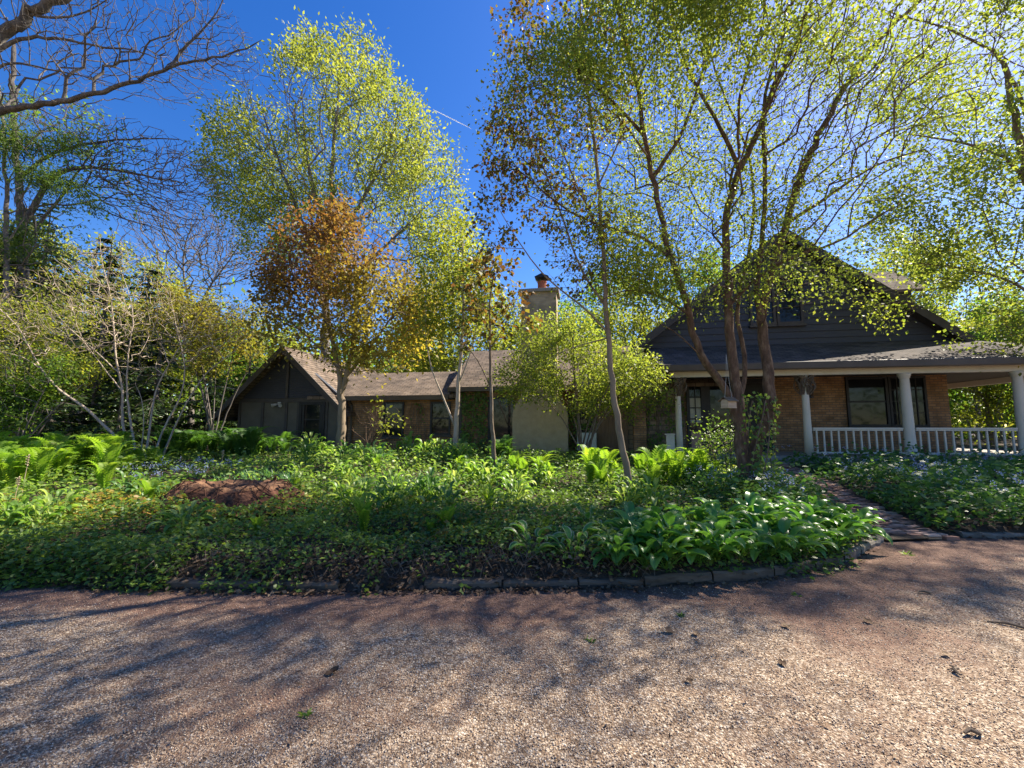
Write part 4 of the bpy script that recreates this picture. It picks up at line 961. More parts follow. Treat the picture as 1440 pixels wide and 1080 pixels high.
def wild(label, px, Y, H, Wd, leaf, count, L, seed, name='woodland_tree', bark='bark_grey', low=.25, group=None, n=260, lean=0.0, clump=None):
    b = at(px, 600, Y); b[2] = .38
    rg = np.random.default_rng(seed)
    c = b + np.array([lean, 0, H * (1 + low) / 2])
    v = nrm(rg.normal(size=(n, 3))) * rg.random(n)[:, None] ** .36
    att = c + v * np.array([Wd, Wd * .85, H * (1 - low) / 2])
    att[:, 0] += (noise(att[:, 2], att[:, 1], .4, seed) - .5) * Wd * .7
    st_ = [([b, b + [.1, 0, H * .3], b + [lean * .5 + rg.normal() * .4, rg.normal() * .4, H * .6], b + [lean, 0, H * .95]], .016 * H + .06, .03, False)]
    for k in range(4):
        a = rg.random() * 6.28; z = H * rg.uniform(.25, .5)
        st_.append(([b + [0, 0, z], b + [math.cos(a) * Wd * .35, math.sin(a) * Wd * .35, z + H * .2], b + [math.cos(a) * Wd * .7, math.sin(a) * Wd * .7, z + H * .34]], .008 * H + .02, .03, True))
    return tree(name, label, 'tree', st_, att, bark, leaf, count, L, group, leaf_kw=dict(thr=.05, spread=L * 1.6, per=7, clump=clump or clumpy(.5, seed, .22)), bf=.33, step=.6, seed=seed, tip=.012, lift=.08)
wild('airy yellow-green tree behind the middle roof', 620, 30, 12, 4.2, 'leaf_yellow', 9750, .26, 101)
wild('thin pale tree just left of the chimney', 705, 33, 11.5, 3.0, 'leaf_yellow', 5500, .24, 102, n=330)
wild('grey twiggy tree right behind the chimney', 775, 36, 13, 4.0, 'leaf_yellow', 5500, .26, 103, n=380)
wild('green tree behind the house roof between chimney and gable', 860, 34, 14, 4.5, 'leaf_mid', 13000, .26, 104, low=.08)
wild('yellow-green tree filling the gap left of the gable roof', 895, 30, 11.5, 3.6, 'leaf_yellow', 9000, .22, 119, low=.08)
wild('leafy tree showing above the gable ridge', 1010, 36, 16, 5.5, 'leaf_mid', 9750, .30, 105)
wild('bright green tree behind the dormer', 1265, 30, 13.5, 4.8, 'leaf_front', 13500, .25, 106)
wild('tall bright green tree right of the dormer', 1310, 34, 17.5, 5.0, 'leaf_front', 16500, .24, 107)
wild('sunlit green tree beyond the side porch', 1392, 24, 7.5, 3.2, 'leaf_yellow', 10500, .20, 108, low=.05)
wild('green tree at the right edge behind the porch roof', 1510, 21, 9.0, 3.6, 'leaf_mid', 12000, .20, 109, low=.05)
wild('pale spring tree behind the brick wing roof', 560, 34, 9.5, 3.8, 'leaf_yellow', 6750, .26, 110, low=.1)
wild('spring-green tree behind the garage roof ridge', 400, 33, 9, 4.0, 'leaf_tall', 8250, .26, 111, low=.1)
wild('mid-green tree left of the garage gable', 330, 30, 8.5, 3.4, 'leaf_mid', 8250, .24, 112, low=.08)
wild('dim green tree beyond the hemlocks at left', 190, 34, 10, 4.2, 'leaf_mid', 7500, .28, 113, low=.1)
wild('broad green tree beyond the hemlocks at the far left edge', 40, 32, 12.5, 4.8, 'leaf_tall', 9000, .28, 114, low=.1)
wild('tall yellow-green tree at the left edge behind the oaks', -30, 26, 15, 3.8, 'leaf_tall', 7500, .24, 116, low=.3)
wild('sunlit spring tree behind the hemlocks below the long oak limb', 110, 29, 15.0, 5.0, 'leaf_tall', 10000, .24, 117, low=.2)
wild('light green tree between the distant bare oak and the hemlocks', 215, 31, 12.0, 4.4, 'leaf_yellow', 7500, .24, 118, low=.15)
wild('low green tree behind the right end of the house', 1330, 38, 9, 4.5, 'leaf_mid', 8250, .28, 115, low=.05)
# overhanging tree whose trunk stands just beyond the right edge
YR = 11.5
p0 = np.array([16.2, 11.6, .3])
att = np.vstack([ell(1400, 130, YR, 120, 170, 2.6, 620, 91), ell(1330, 300, YR, 110, 110, 2.0, 380, 92), ell(1420, 400, YR + .4, 90, 80, 1.6, 230, 93), ell(1300, 60, YR, 110, 90, 2.2, 260, 94), ell(1405, 478, YR, 65, 28, .8, 110, 96), ell(1270, 400, YR + .6, 60, 60, 1.2, 90, 97), ell(1480, 250, YR, 90, 200, 2.5, 300, 95)])
tree('overhanging_tree', 'leafy tree overhanging from the right edge with bright backlit leaves', 'tree',
     [([p0, p0 + [-.1, 0, 2.5], p0 + [-.3, .1, 5], p0 + [-.9, .2, 8.5], p0 + [-1.4, 0, 12]], .24, .06, False),
      ([p0 + [-.15, 0, 3.5], at(1440, 400, YR), at(1370, 380, YR), at(1290, 370, YR)], .06, .015, True), ([p0 + [-.3, .1, 5], at(1440, 230, YR), at(1360, 200, YR), at(1280, 190, YR)], .08, .02, True),
      ([p0 + [-.5, .1, 6.5], at(1430, 90, YR), at(1340, 40, YR), at(1260, 20, YR)], .08, .02, True)],
     att, 'bark', 'leaf_front', 27000, .10, leaf_kw=dict(thr=.010, spread=.2, per=11, aspect=.75, clump=clumpy(.8, 31, .3)), bf=.3, step=.3, seed=33, tip=.0045, lift=.04)

# distant wood all round, one mass
n = 52000
ang = np.where(RNG.random(n) < .62, (RNG.random(n) - .5) * 2.3, RNG.random(n) * 6.283)
rad_ = 46 + 22 * RNG.random(n)
topz = 5.0 + 6.5 * fbm(ang * 9, rad_ * .05, 1.0, 77) + 2.5 * noise(ang * 40, rad_ * 0, 1.0, 78) + np.where(np.abs(ang) > 1.25, 5, 0)
zz = topz * RNG.random(n) ** .8
C = np.stack([np.sin(ang) * rad_, np.cos(ang) * rad_, zz + .2], 1)
ww = quad_mesh('woods', leaf_quads(C, rdir(n), rdir(n), .5 + .5 * RNG.random(n), .42), M['leaf_mid'], np.clip(noise(ang * 30, zz * .3, 1, 79) * .7 + RNG.random(n) * .4, 0, 1))
wo = link('woods', ww); tag(wo, 'distant spring woodland massed behind the house and garden', 'woods', kind='stuff')
m = MB()
for i in range(170):
    a = random.uniform(-1.2, 1.2); r_ = random.uniform(45, 66); h_ = random.uniform(7, 14)
    x, y = math.sin(a) * r_, math.cos(a) * r_
    m.tube([(x, y, 0), (x + random.uniform(-.5, .5), y, h_ * .6), (x + random.uniform(-1.2, 1.2), y, h_)], [.2, .12, .03], 5)
    for k in range(6):
        z = h_ * random.uniform(.35, .9); b = random.uniform(0, 6.28); L = random.uniform(1, 3)
        m.tube([(x, y, z), (x + L * math.cos(b), y + L * math.sin(b), z + L * .8)], [.06, .015], 3)
m.build('woods_trunks', M['bark_grey'], wo)

# ------------------------------------------------------------------ ferns
def fern_mesh(name, seed, nf, H, mat, spread=.55, wid=.12):
    rg = np.random.default_rng(seed); V = []; T = []
    for k in range(nf):
        a = 6.283 * (k + rg.random() * .7) / nf; L = H * (.75 + .35 * rg.random()); lean = spread * (.6 + .6 * rg.random())
        s = np.linspace(0, 1, 24)
        rr = L * lean * (.25 * s + .75 * s ** 2.4); zz = L * (s - .28 * s ** 3.5 * (1 + lean))
        tw = rg.normal() * .35
        dirx = np.stack([np.cos(a + tw * s), np.sin(a + tw * s), 0 * s], 1)
        pts = dirx * rr[:, None] + np.array([0, 0, 1]) * zz[:, None]
        tan = nrm(np.gradient(pts, axis=0)); side = np.stack([-np.sin(a + tw * s), np.cos(a + tw * s), 0 * s], 1); nor = np.cross(side, tan)
        w_ = wid * L * np.clip(np.sin(math.pi * np.clip(s * .92 + .06, 0, 1) ** .85), .05, 1) * 1.15
        tone = rg.random()
        for sg in (-1, 1):
            D = nrm(side * sg + tan * .45 - nor * (.1 + .15 * rg.random()))
            V.append(leaf_quads(pts[2:], D[2:], nor[2:], w_[2:] * (.9 + .2 * rg.random(22)), L / 24 * .95 * np.ones(22), .12, .4)); T.append(np.clip(tone + rg.normal(size=22) * .1, 0, 1))
        ra = np.stack([pts[:-1] - side[:-1] * .006, pts[:-1] + side[:-1] * .006, pts[1:] + side[1:] * .004, pts[1:] - side[1:] * .004], 1)
        V.append(ra); T.append(np.full(len(ra), .2))
    return quad_mesh(name, np.vstack(V), M[mat], np.concatenate(T))
FERN = [fern_mesh('fern', s, nf, 1.0, 'fern', sp) for s, nf, sp in ((1, 9, .42), (2, 11, .5), (3, 8, .35), (4, 7, .3))]
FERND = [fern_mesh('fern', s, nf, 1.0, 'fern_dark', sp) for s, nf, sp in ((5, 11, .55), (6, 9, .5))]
def fern(x, y, H, label, group=None, dark=False, k=None):
    ms = FERND if dark else FERN
    o = link('fern', ms[random.randrange(len(ms)) if k is None else k])
    o.location = (x, y, float(hgt(x, y)) - .02); o.rotation_euler = (random.uniform(-.1, .1), random.uniform(-.1, .1), random.uniform(0, 6.28))
    s = H * 1.35 * random.uniform(.85, 1.15); o.scale = (s, s, s)
    return tag(o, label, 'fern', group)
def fern_px(px, py, H, *a, **k):
    p = gp(px, py); return fern(p[0], p[1], H, *a, **k)
for px, py, H, lab in [(512, 752, .50, 'single upright fern in the shaded middle of the bed, left of the others'), (628, 752, .46, 'fern above the yellowing leaves in the bed centre'), (690, 722, .52, 'fern at the foot of the thin dark sapling'),
                       (606, 758, .30, 'small fern left of the one above the yellowing leaves'), (362, 758, .28, 'small fern below the rotten stump mound'), (415, 700, .40, 'small yellow-green fern behind the stump mound, left side'),
                       (205, 715, .42, 'small fern amid the yellowing leaves at left'), (1030, 700, .4, 'small fern at the left foot of the multi-stemmed tree'), (530, 668, .42, 'pale fern in the sunlit goutweed before the maple')]:
    fern_px(px, py, H, lab, k=3 if H < .45 else None)
for px, py, H in [(722, 676, .62), (735, 680, .55), (760, 674, .78), (772, 682, .62), (700, 668, .5), (648, 668, .45), (664, 676, .4)]:
    fern_px(px, py, H, 'upright sunlit fern between the thin dark sapling and the leaning slender tree', 'ferns left of the leaning tree')
for px, py, H in [(832, 688, .82), (852, 684, .75), (845, 694, .7), (868, 680, .6)]:
    fern_px(px, py, H, 'tall bright fern just left of the leaning slender trunk', 'ferns at the leaning trunk')
for px, py, H in [(905, 684, .85), (922, 690, .8), (935, 682, .8), (950, 690, .78), (968, 684, .85), (985, 688, .82), (1000, 690, .65), (915, 700, .6), (958, 676, .7)]:
    fern_px(px, py, H, 'tall bright fern between the leaning slender trunk and the multi-stemmed tree', 'ferns right of the leaning tree')
k = 0
while k < 60:
    px, py = random.uniform(-30, 175), random.uniform(672, 700)
    if py > 695 - (px > 90) * 10: continue
    p = at(px, 600, random.uniform(7.6, 11.5)); fern(p[0], p[1], random.uniform(.75, 1.05), 'bright green fern in the sunlit mass at the left of the bed', 'sunlit ferns at left'); k += 1
for i in range(10):
    p = at(random.uniform(165, 235), 600, random.uniform(9.6, 11.6)); fern(p[0], p[1], random.uniform(.5, .7), 'fern at the foot of the bare pale small tree', 'ferns under the small tree')
for i in range(34):
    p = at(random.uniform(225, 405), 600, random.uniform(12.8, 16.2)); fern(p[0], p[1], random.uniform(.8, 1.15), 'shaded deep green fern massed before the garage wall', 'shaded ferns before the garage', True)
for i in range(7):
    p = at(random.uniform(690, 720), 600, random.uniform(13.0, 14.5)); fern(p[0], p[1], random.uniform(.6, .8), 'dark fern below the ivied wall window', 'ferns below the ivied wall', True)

# ------------------------------------------------------------------ hostas
def hosta_mesh(name, seed, nl, L0, mat, edged=False):
    rg = np.random.default_rng(seed); V, F, T, MI = [], [], [], []; off = 0
    for k in range(nl):
        a = 6.283 * k / nl * 2.4 + rg.normal() * .3; ring_ = k / nl
        L = L0 * (.75 + .4 * rg.random()); wd = L * (.20 + .05 * rg.random())
        el = 1.15 - .85 * ring_ + rg.normal() * .1; drop = .9 + .6 * rg.random()
        s = np.linspace(0, 1, 10); th = el - drop * 1.5 * s ** 1.5
        pet = .10 + .12 * rg.random()
        dx = np.concatenate([[0], np.cumsum(np.cos(th[:-1]) * L / 9)]) ; dz = np.concatenate([[0], np.cumsum(np.sin(th[:-1]) * L / 9)])
        o = np.array([math.cos(a) * pet * math.cos(el), math.sin(a) * pet * math.cos(el), pet * 1.1 * math.sin(max(el, .5)) + .03])
        c = o + np.stack([np.cos(a) * dx, np.sin(a) * dx, dz], 1)
        side = np.array([-math.sin(a), math.cos(a), 0]); nor = nrm(np.stack([-np.sin(th) * math.cos(a), -np.sin(th) * math.sin(a), np.cos(th)], 1))
        wv = wd * np.sin(math.pi * np.clip(s, .0, 1) ** .75) ** .8 + .002
        q = np.array([-1, -.78, -.35, 0, .35, .78, 1])
        ring = c[:, None] + side[None, None] * (q[None, :, None] * wv[:, None, None]) + nor[:, None] * (np.abs(q) * .42 - .1 * (q == 0))[None, :, None] * wv[:, None, None]
        V.append(ring.reshape(-1, 3)); tone = rg.random()
        for i in range(9):
            for j in range(6):
                x = off + i * 7 + j; F.append((x, x + 1, x + 8, x + 7)); T.append(np.clip(tone + rg.normal() * .05 + (.12 if j in (2, 3) else 0), 0, 1)); MI.append(1 if edged and j in (0, 5) else 0)
        off += 70
        # petiole
        pp = np.array([[0, 0, 0], o * .55, o]); 
        for sd_ in (side, np.array([0, 0, 1.0])):
            V.append(np.concatenate([pp - sd_ * .006, pp + sd_ * .006]))
            F += [(off, off + 1, off + 4, off + 3), (off + 1, off + 2, off + 5, off + 4)]; T += [.9, .9]; MI += [0, 0]; off += 6
    me = idx_mesh(name, np.vstack(V), F, M[mat], True, T)
    if edged:
        me.materials.append(M['hosta_edge']); me.polygons.foreach_set('material_index', np.array(MI, np.int32))
    return me
HOS = [hosta_mesh('hosta', s, nl, .25, 'hosta') for s, nl in ((1, 15), (2, 13), (3, 17))]
HOSV = [hosta_mesh('hosta', s, 11, .17, 'hosta', True) for s in (4, 5)]
def hosta(x, y, sc, ms, label, group=None):
    o = link('hosta', ms[random.randrange(len(ms))]); o.location = (x, y, float(hgt(x, y)) - .01)
    o.rotation_euler = (0, 0, random.uniform(0, 6.28)); o.scale = (sc, sc, sc * random.uniform(.9, 1.1)); return tag(o, label, 'hosta', group)
x = 1.05
while x < 4.35:
    for r_, dy in enumerate((.17, .44, .74, 1.02)):
        if r_ > 1 and random.random() < .25: continue
        xx = x + random.uniform(-.09, .09) + .14 * (r_ % 2); yy_ = float(edge(np.array(xx))) + dy + random.uniform(-.05, .05)
        hosta(xx, yy_, random.uniform(.85, 1.12), HOS, 'glossy green hosta in the planted drift along the curved edging', 'hostas along the edging')
    x += .27
for px, py, s_, lab in [(752, 782, 1.25, 'cream-edged hosta standing alone, leftmost of the variegated ones'), (828, 752, 1.1, 'cream-edged hosta behind the left end of the green hostas'), (806, 790, 1.1, 'cream-edged hosta nearest the edging, beside the green hostas'), (790, 765, .8, 'small cream-edged hosta between two larger ones')]:
    p = gp(px, py); hosta(p[0], p[1], s_, HOSV, lab)

LP = [hosta_mesh('leafy_plant', s, 24, .15, m_) for s, m_ in ((21, 'bluebell'), (22, 'cover_light'), (23, 'cover_light'))]
def leafy_plant(x, y, s, label, group):
    if abs(x + 4.25) < 1.35 and 5.2 < y < 7.4: return
    o = link('leafy_plant', LP[random.randrange(3)]); o.location = (x, y, float(hgt(x, y)) + random.uniform(.02, .1)); o.rotation_euler = (0, 0, random.uniform(0, 6.28)); o.scale = (s, s, s * random.uniform(1.0, 1.5)); tag(o, label, 'plant', group)
for i in range(40):
    p = at(random.uniform(420, 1000), 600, random.uniform(6.2, 9.5)); leafy_plant(p[0], p[1], random.uniform(.8, 1.3), 'broad-leaved plant rising from the ground cover in mid bed', 'broad-leaved plants in mid bed')
for i in range(26):
    p = at(random.uniform(430, 680), 600, random.uniform(10, 13.5)); leafy_plant(p[0], p[1], random.uniform(1.2, 1.9), 'bushy plant in the sunny goutweed before the brick wing', 'bushy plants before the wing')
for i in range(18):
    p = at(random.uniform(0, 330), 600, random.uniform(4.9, 6.6)); leafy_plant(p[0], p[1], random.uniform(.7, 1.1), 'broad-leaved plant in the low cover left of the stump', 'broad-leaved plants at left')

# ------------------------------------------------------------------ bulb foliage clumps
def strap_mesh(name, seed, nb, L0):
    rg = np.random.default_rng(seed); V, T = [], []
    for k in range(nb):
        a = rg.random() * 6.283; L = L0 * (.6 + .6 * rg.random()); lean = .15 + .75 * rg.random(); s = np.linspace(0, 1, 7)
        r_ = L * lean * s ** 1.8; z = L * (s - .45 * lean * s ** 3)
        o = rg.normal(size=2) * .035
        p = np.stack([o[0] + np.cos(a) * r_, o[1] + np.sin(a) * r_, z], 1); sd_ = np.array([-math.sin(a), math.cos(a), 0]); w_ = (.0075 * (1 - s ** 3) + .0008)[:, None]
        V.append(np.stack([p[:-1] - sd_ * w_[:-1], p[:-1] + sd_ * w_[:-1], p[1:] + sd_ * w_[1:], p[1:] - sd_ * w_[1:]], 1)); T.append(np.full(6, rg.random()))
    return quad_mesh(name, np.vstack(V), M['strap'], np.concatenate(T))
STR = [strap_mesh('bulb_clump', s, 60, .42) for s in (1, 2, 3)]
def clump(px, py, s_, label, group, jitter=0):
    p = gp(px + random.uniform(-jitter, jitter), py + random.uniform(-jitter, jitter) * .3)
    o = link('bulb_clump', STR[random.randrange(3)]); o.location = p - [0, 0, .02]; o.rotation_euler = (0, 0, random.uniform(0, 6)); o.scale = (s_, s_, s_ * random.uniform(.85, 1.1)); tag(o, label, 'bulb foliage', group)
for px, py in [(318, 688), (335, 692), (352, 690), (370, 694), (385, 690), (400, 686), (345, 682), (376, 682)]: clump(px, py, 1.0, 'grey-green strap-leaved clump behind the stump mound', 'bulb clumps behind the stump', 6)
for px, py in [(185, 708), (202, 704), (215, 700), (228, 706)]: clump(px, py, .95, 'strap-leaved clump beside the pale blue flowers at left', 'bulb clumps at left', 4)
for px, py in [(508, 694), (528, 698), (548, 692), (565, 698), (585, 696), (606, 692), (540, 704)]: clump(px, py, 1.0, 'dark strap-leaved clump in the middle of the bed', 'bulb clumps in the middle', 6)
for px, py in [(648, 742), (668, 736), (720, 752), (735, 746), (590, 745), (655, 724)]: clump(px, py, .6, 'small strap-leaved tuft in the shade near the lone ferns', 'small bulb tufts', 5)

# ------------------------------------------------------------------ ground cover
def spread(n, y0, y1, xr=1.32, power=1.0):
    y = y0 * (y1 / y0) ** (RNG.random(n) ** power); x = (RNG.random(n) * 2 - 1) * (y * xr + .4)
    return x, y
def in_bed(x, y, gap=.02):
    d = y - edge(x); ok = (d > gap) & (path_d(x, y) > .36 + .12 * noise(x, y, 4, 61))
    q = np.stack([x, y], -1) - HO; u, v = q @ HD, q @ HN
    ok &= ~((v > -.1) & (u > -12)) & ~((v > -2.7) & (u > 5.2)) & ~((v > -1) & (u > .1) & (u < 2.3))
    ok &= (((x + 4.25) / 1.05) ** 2 + ((y - 6.35) / .55) ** 2) > 1
    return ok
def cover(name, label, cat, mat, x, y, L, hmax, tonef, kind='stuff', up=.8, aspect=.62, thin=1.0, zoff=None):
    n = len(x); cl = fbm(x, y, 2.2, 55)
    z = hgt(x, y) + .015 + (hmax * (.15 + 2.2 * cl ** 2)) * RNG.random(n) ** .6 if zoff is None else hgt(x, y) + zoff
    D = rdir(n); D[:, 2] = D[:, 2] * .35 - .12; N = nrm(RNG.normal(size=(n, 3)) * .5 + np.array([0, 0, up]))
    l = L * (.6 + .8 * RNG.random(n))
    V = leaf_quads(np.stack([x, y, z], 1), D, N, l, l * aspect)
    o = link(name, quad_mesh(name, V, M[mat], np.clip(tonef(x, y, n), 0, 1)))
    return tag(o, label, cat, kind=kind)
def far_size(y, a, b): return a + (b - a) * np.clip((y - 4) / 9, 0, 1)
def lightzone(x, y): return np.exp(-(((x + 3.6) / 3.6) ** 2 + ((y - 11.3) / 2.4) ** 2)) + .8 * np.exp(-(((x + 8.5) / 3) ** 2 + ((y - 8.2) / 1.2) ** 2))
def bluezone(x, y): return np.where(x > path_x(y) + .3, 1.0, 0) + np.where((x > 3.2) & (x <= path_x(y)) & (y > 5.9) & (y < 9), .9, 0) * noise(x, y, 1.2, 9)
x, y = spread(150000, 4.05, 16.5)
ok = in_bed(x, y); lz = lightzone(x, y)
ok &= ~((x < -7) & (y > 7.3) & (RNG.random(len(x)) < .5))
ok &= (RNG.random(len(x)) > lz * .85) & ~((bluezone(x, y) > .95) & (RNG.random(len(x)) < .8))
fr = np.exp(-((y - edge(x)) / .45) ** 2) * (1 - np.exp(-((x - 2.9) / 1.9) ** 4)) * np.where(x < -3.3, .2, 1.0)
ok &= RNG.random(len(x)) > fr * .9
x, y = x[ok], y[ok]
cover('ground_cover', 'dark green creeping ground cover carpeting the garden bed', 'ground cover', 'cover', x, y, far_size(y, .048, .08), .24, lambda x, y, n: RNG.random(n) * .6 + .8 * fbm(x, y, 1.3, 66) - .22)
# leaves that spill over the edging at left
n = 10000; x = -6.2 + 10.0 * RNG.random(n) ** 1.7; y = edge(x) + RNG.normal(size=n) * .13 + .04; ok = (y > edge(x) - .22 * noise(x, y * 0, 1.7, 5) - .02) & ((x < -3.2) | (noise(x, y * 0, 2.3, 6) > .45) & (RNG.random(n) < .6)); x, y = x[ok], y[ok]
cover('spilling_ground_cover', 'dark leaves spilling over the driveway edge at the lower left', 'ground cover', 'cover', x, y, .05, .17, lambda x, y, n: RNG.random(n) * .8 + .05, zoff=.02 + .2 * RNG.random(len(x)) * np.clip((y - edge(x) + .3) / .4, .15, 1))
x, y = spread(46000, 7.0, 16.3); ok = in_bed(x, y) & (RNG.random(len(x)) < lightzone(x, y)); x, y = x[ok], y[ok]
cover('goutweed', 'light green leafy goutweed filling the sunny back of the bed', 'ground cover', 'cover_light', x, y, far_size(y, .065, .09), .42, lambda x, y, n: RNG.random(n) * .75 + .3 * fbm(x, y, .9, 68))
ye = lambda x, y: np.exp(-(((x + 5.9) / 1.9) ** 2 + ((y - 6.3) / .75) ** 2)) + np.exp(-(((x + .85) / .55) ** 2 + ((y - 5.1) / .3) ** 2)) * .8
x, y = spread(60000, 4.5, 8.5); ok = in_bed(x, y) & (RNG.random(len(x)) < ye(x, y)); x, y = x[ok], y[ok]
cover('yellowing_ground_cover', 'yellow and russet low leaves at left of the stump and below the lone fern', 'ground cover', 'cover_yellow', x, y, .065, .22, lambda x, y, n: RNG.random(n) * .8 + .25 * noise(x, y, 2, 3))
x, y = spread(62000, 5.6, 13.6); ok = in_bed(x, y, .04) & (RNG.random(len(x)) < bluezone(x, y)) & (x > 2.6); x, y = x[ok], y[ok]
cover('bluebell_patch', 'leafy bluebells massed between the brick path and the porch', 'ground cover', 'bluebell', x, y, far_size(y, .085, .12), .48, lambda x, y, n: RNG.random(n) * .8 + .25 * noise(x, y, 1.5, 4), up=.7)
# pale blue flowers: heads of small hanging bells
def flowers(n0, sel, h0, name, label):
    x, y = spread(n0, 5.7, 13.4); ok = in_bed(x, y) & sel(x, y); x, y = x[ok], y[ok]
    h = hgt(x, y) + h0 * (.75 + .5 * RNG.random(len(x)))
    C = np.repeat(np.stack([x, y, h], 1), 12, 0) + RNG.normal(size=(len(x) * 12, 3)) * .026
    D = rdir(len(C)); D[:, 2] -= .9
    return tag(link(name, quad_mesh(name, leaf_quads(C, D, rdir(len(C)), .026, .016), M['petal'])), label, 'flowers', kind='stuff')
flowers(1500, lambda x, y: (bluezone(x, y) > .5) & (x > 3) & (noise(x, y, .9, 14) > .42), .44, 'bluebell_flowers', 'pale blue bell flowers scattered over the plants beside the path')
flowers(9000, lambda x, y: (((x + 6.9) / 1.1) ** 2 + ((y - 9.0) / .8) ** 2 < 1) & (RNG.random(len(x)) < .6), .36, 'bluebell_flowers', 'patch of pale blue flowers in front of the bare small tree')
# dead leaves and stems along the front edge
x, y = spread(26000, 3.95, 6.2); d_ = y - edge(x); ok = (d_ > -.12) & (RNG.random(len(x)) < np.exp(-(d_ / .55) ** 2) * np.where(x < -3.2, .35, 1) * np.where(x > 1.2, .35, 1)) & (path_d(x, y) > .6); x, y = x[ok], y[ok]
cover('leaf_litter', 'brown dead leaves and stems along the bed edging', 'leaf litter', 'litter', x, y, .05, .10, lambda x, y, n: RNG.random(n), zoff=np.where(y < edge(x), .035, .01) + .09 * RNG.random(len(x)) ** 2 * (y > edge(x)))
x, y = spread(5200, 2.0, 4.4); dd = edge(x) - y; ok = (dd > 0) & (RNG.random(len(x)) < .05 + .6 * np.exp(-dd / .5) + .35 * sm((x - 1.5) / 2) * np.exp(-dd / 1.6)); x, y = x[ok], y[ok]
o = quad_mesh('crumbs', leaf_quads(np.stack([x, y, drive_z(x, y) + .012], 1), rdir(len(x)) * [1, 1, .2], nrm(RNG.normal(size=(len(x), 3)) * .25 + [0, 0, 1]), .012 + .03 * RNG.random(len(x)) ** 2, .012), M['litter'])
tag(link('leaf_debris', o), 'bits of bark and dead leaf strewn over the driveway', 'debris', kind='stuff')
# thin dry stems standing in the shaded front of the bed
m = MB()
for i in range(420):
    x = random.uniform(-4, 1.4); y = float(edge(np.array(x))) + abs(random.gauss(0, .35)) + .03; z = float(hgt(x, y)); a = random.uniform(0, 6.28); L = random.uniform(.08, .28)
    m.tube([(x, y, z), (x + .4 * L * math.cos(a), y + .4 * L * math.sin(a), z + L * .7), (x + L * math.cos(a), y + L * math.sin(a), z + L * random.uniform(.2, .9))], [.003, .0025, .0015], 3)
tag(m.build('dry_stems', M['twig']), 'tangle of thin dry stems along the shaded bed edge', 'dry stems', kind='stuff')

# ------------------------------------------------------------------ rotten stump mound
rg = np.random.default_rng(5); nr, na = 26, 72; V = []
for i in range(nr + 1):
    s = i / nr
    for j in range(na):
        a = 6.283 * j / na; ca, sa = math.cos(a), math.sin(a)
        nz_ = float(fbm(np.array(ca * 2 + 5), np.array(sa * 2 + s * 1.2), 1.7, 90))
        n2 = float(noise(np.array(ca * 9 + 3), np.array(sa * 9 + s * 9), 1.6, 91)); lobes = .10 * math.sin(5 * a + 1) + .05 * math.sin(11 * a)
        r_ = s * (1.12 + .3 * (nz_ - .5) + lobes * s)
        top = .36 if s < .52 else .36 * (1 - sm(np.array((s - .52) / .48))) ** 1.1
        z = float(top) * (.86 + .35 * (nz_ - .4)) + .05 * (n2 - .5) - (.16 * max(0, 1 - s / .38) if s < .38 else 0) + (.035 if .44 < s < .56 else 0)
        V.append((r_ * ca, r_ * sa * .62, z * .95))
F = [(i * na + j, (i + 1) * na + j, (i + 1) * na + (j + 1) % na, i * na + (j + 1) % na) for i in range(nr) for j in range(na)]
me = idx_mesh('stump', np.array(V), F, M['rot']); me.materials.append(M['rot_top'])
me.polygons.foreach_set('material_index', np.array([1 if i < nr * .56 else 0 for i in range(nr) for j in range(na)], np.int32))
so = link('tree_stump', me); so.location = (-4.12, 6.35, float(hgt(-4.12, 6.35)) - .05); so.scale = (1.12, 1.05, 1.0); tag(so, 'broad rotten tree stump crumbling into reddish wood in the bed', 'stump')
m = MB()
for i in range(170):
    a = random.uniform(0, 6.28); r0 = random.uniform(.45, 1.0); b = a + random.uniform(-.5, .5); r1 = r0 + random.uniform(.1, .35)
    f_ = lambda r: .36 * (1 - float(sm(np.array((r - .55) / .5)))) + .02
    m.tube([(r0 * math.cos(a), .62 * r0 * math.sin(a), f_(r0)), ((r0 + r1) / 2 * math.cos(a), .62 * (r0 + r1) / 2 * math.sin(a), f_((r0 + r1) / 2) + .05), (r1 * math.cos(b), .62 * r1 * math.sin(b), f_(r1))], random.uniform(.003, .008), 4)
m.build('rotten_fibres', M['rot'], so)

# ------------------------------------------------------------------ edging
def edging(x0, x1, h, label, mat='weathered', group='edging pieces along the driveway', dpt=.13):
    m = MB(); k = 7; y = [float(edge(np.array(x))) for x in np.linspace(x0, x1, k)]; xs_ = np.linspace(x0, x1, k)
    for i in range(k):
        t = random.uniform(-.008, .008); n = len(m.v)
        hh = h * .52 + .012 * math.sin(x0 * 7); h_ = hh
        m.v += [(xs_[i], y[i] + t, -.06), (xs_[i], y[i] + t, h_ - .02 + t), (xs_[i], y[i] + .02 + t, h_ + t), (xs_[i], y[i] + dpt, h_ + t + .005), (xs_[i], y[i] + dpt + .01, -.06)]
        if i: m.f += [(n - 5 + q, n + q, n + q + 1, n - 4 + q) for q in range(4)]
    m.f += [(4, 3, 2, 1, 0), tuple(5 * (k - 1) + q for q in range(5))]
    o = m.build('edging_timber', M[mat]); tag(o, label, 'edging', group)
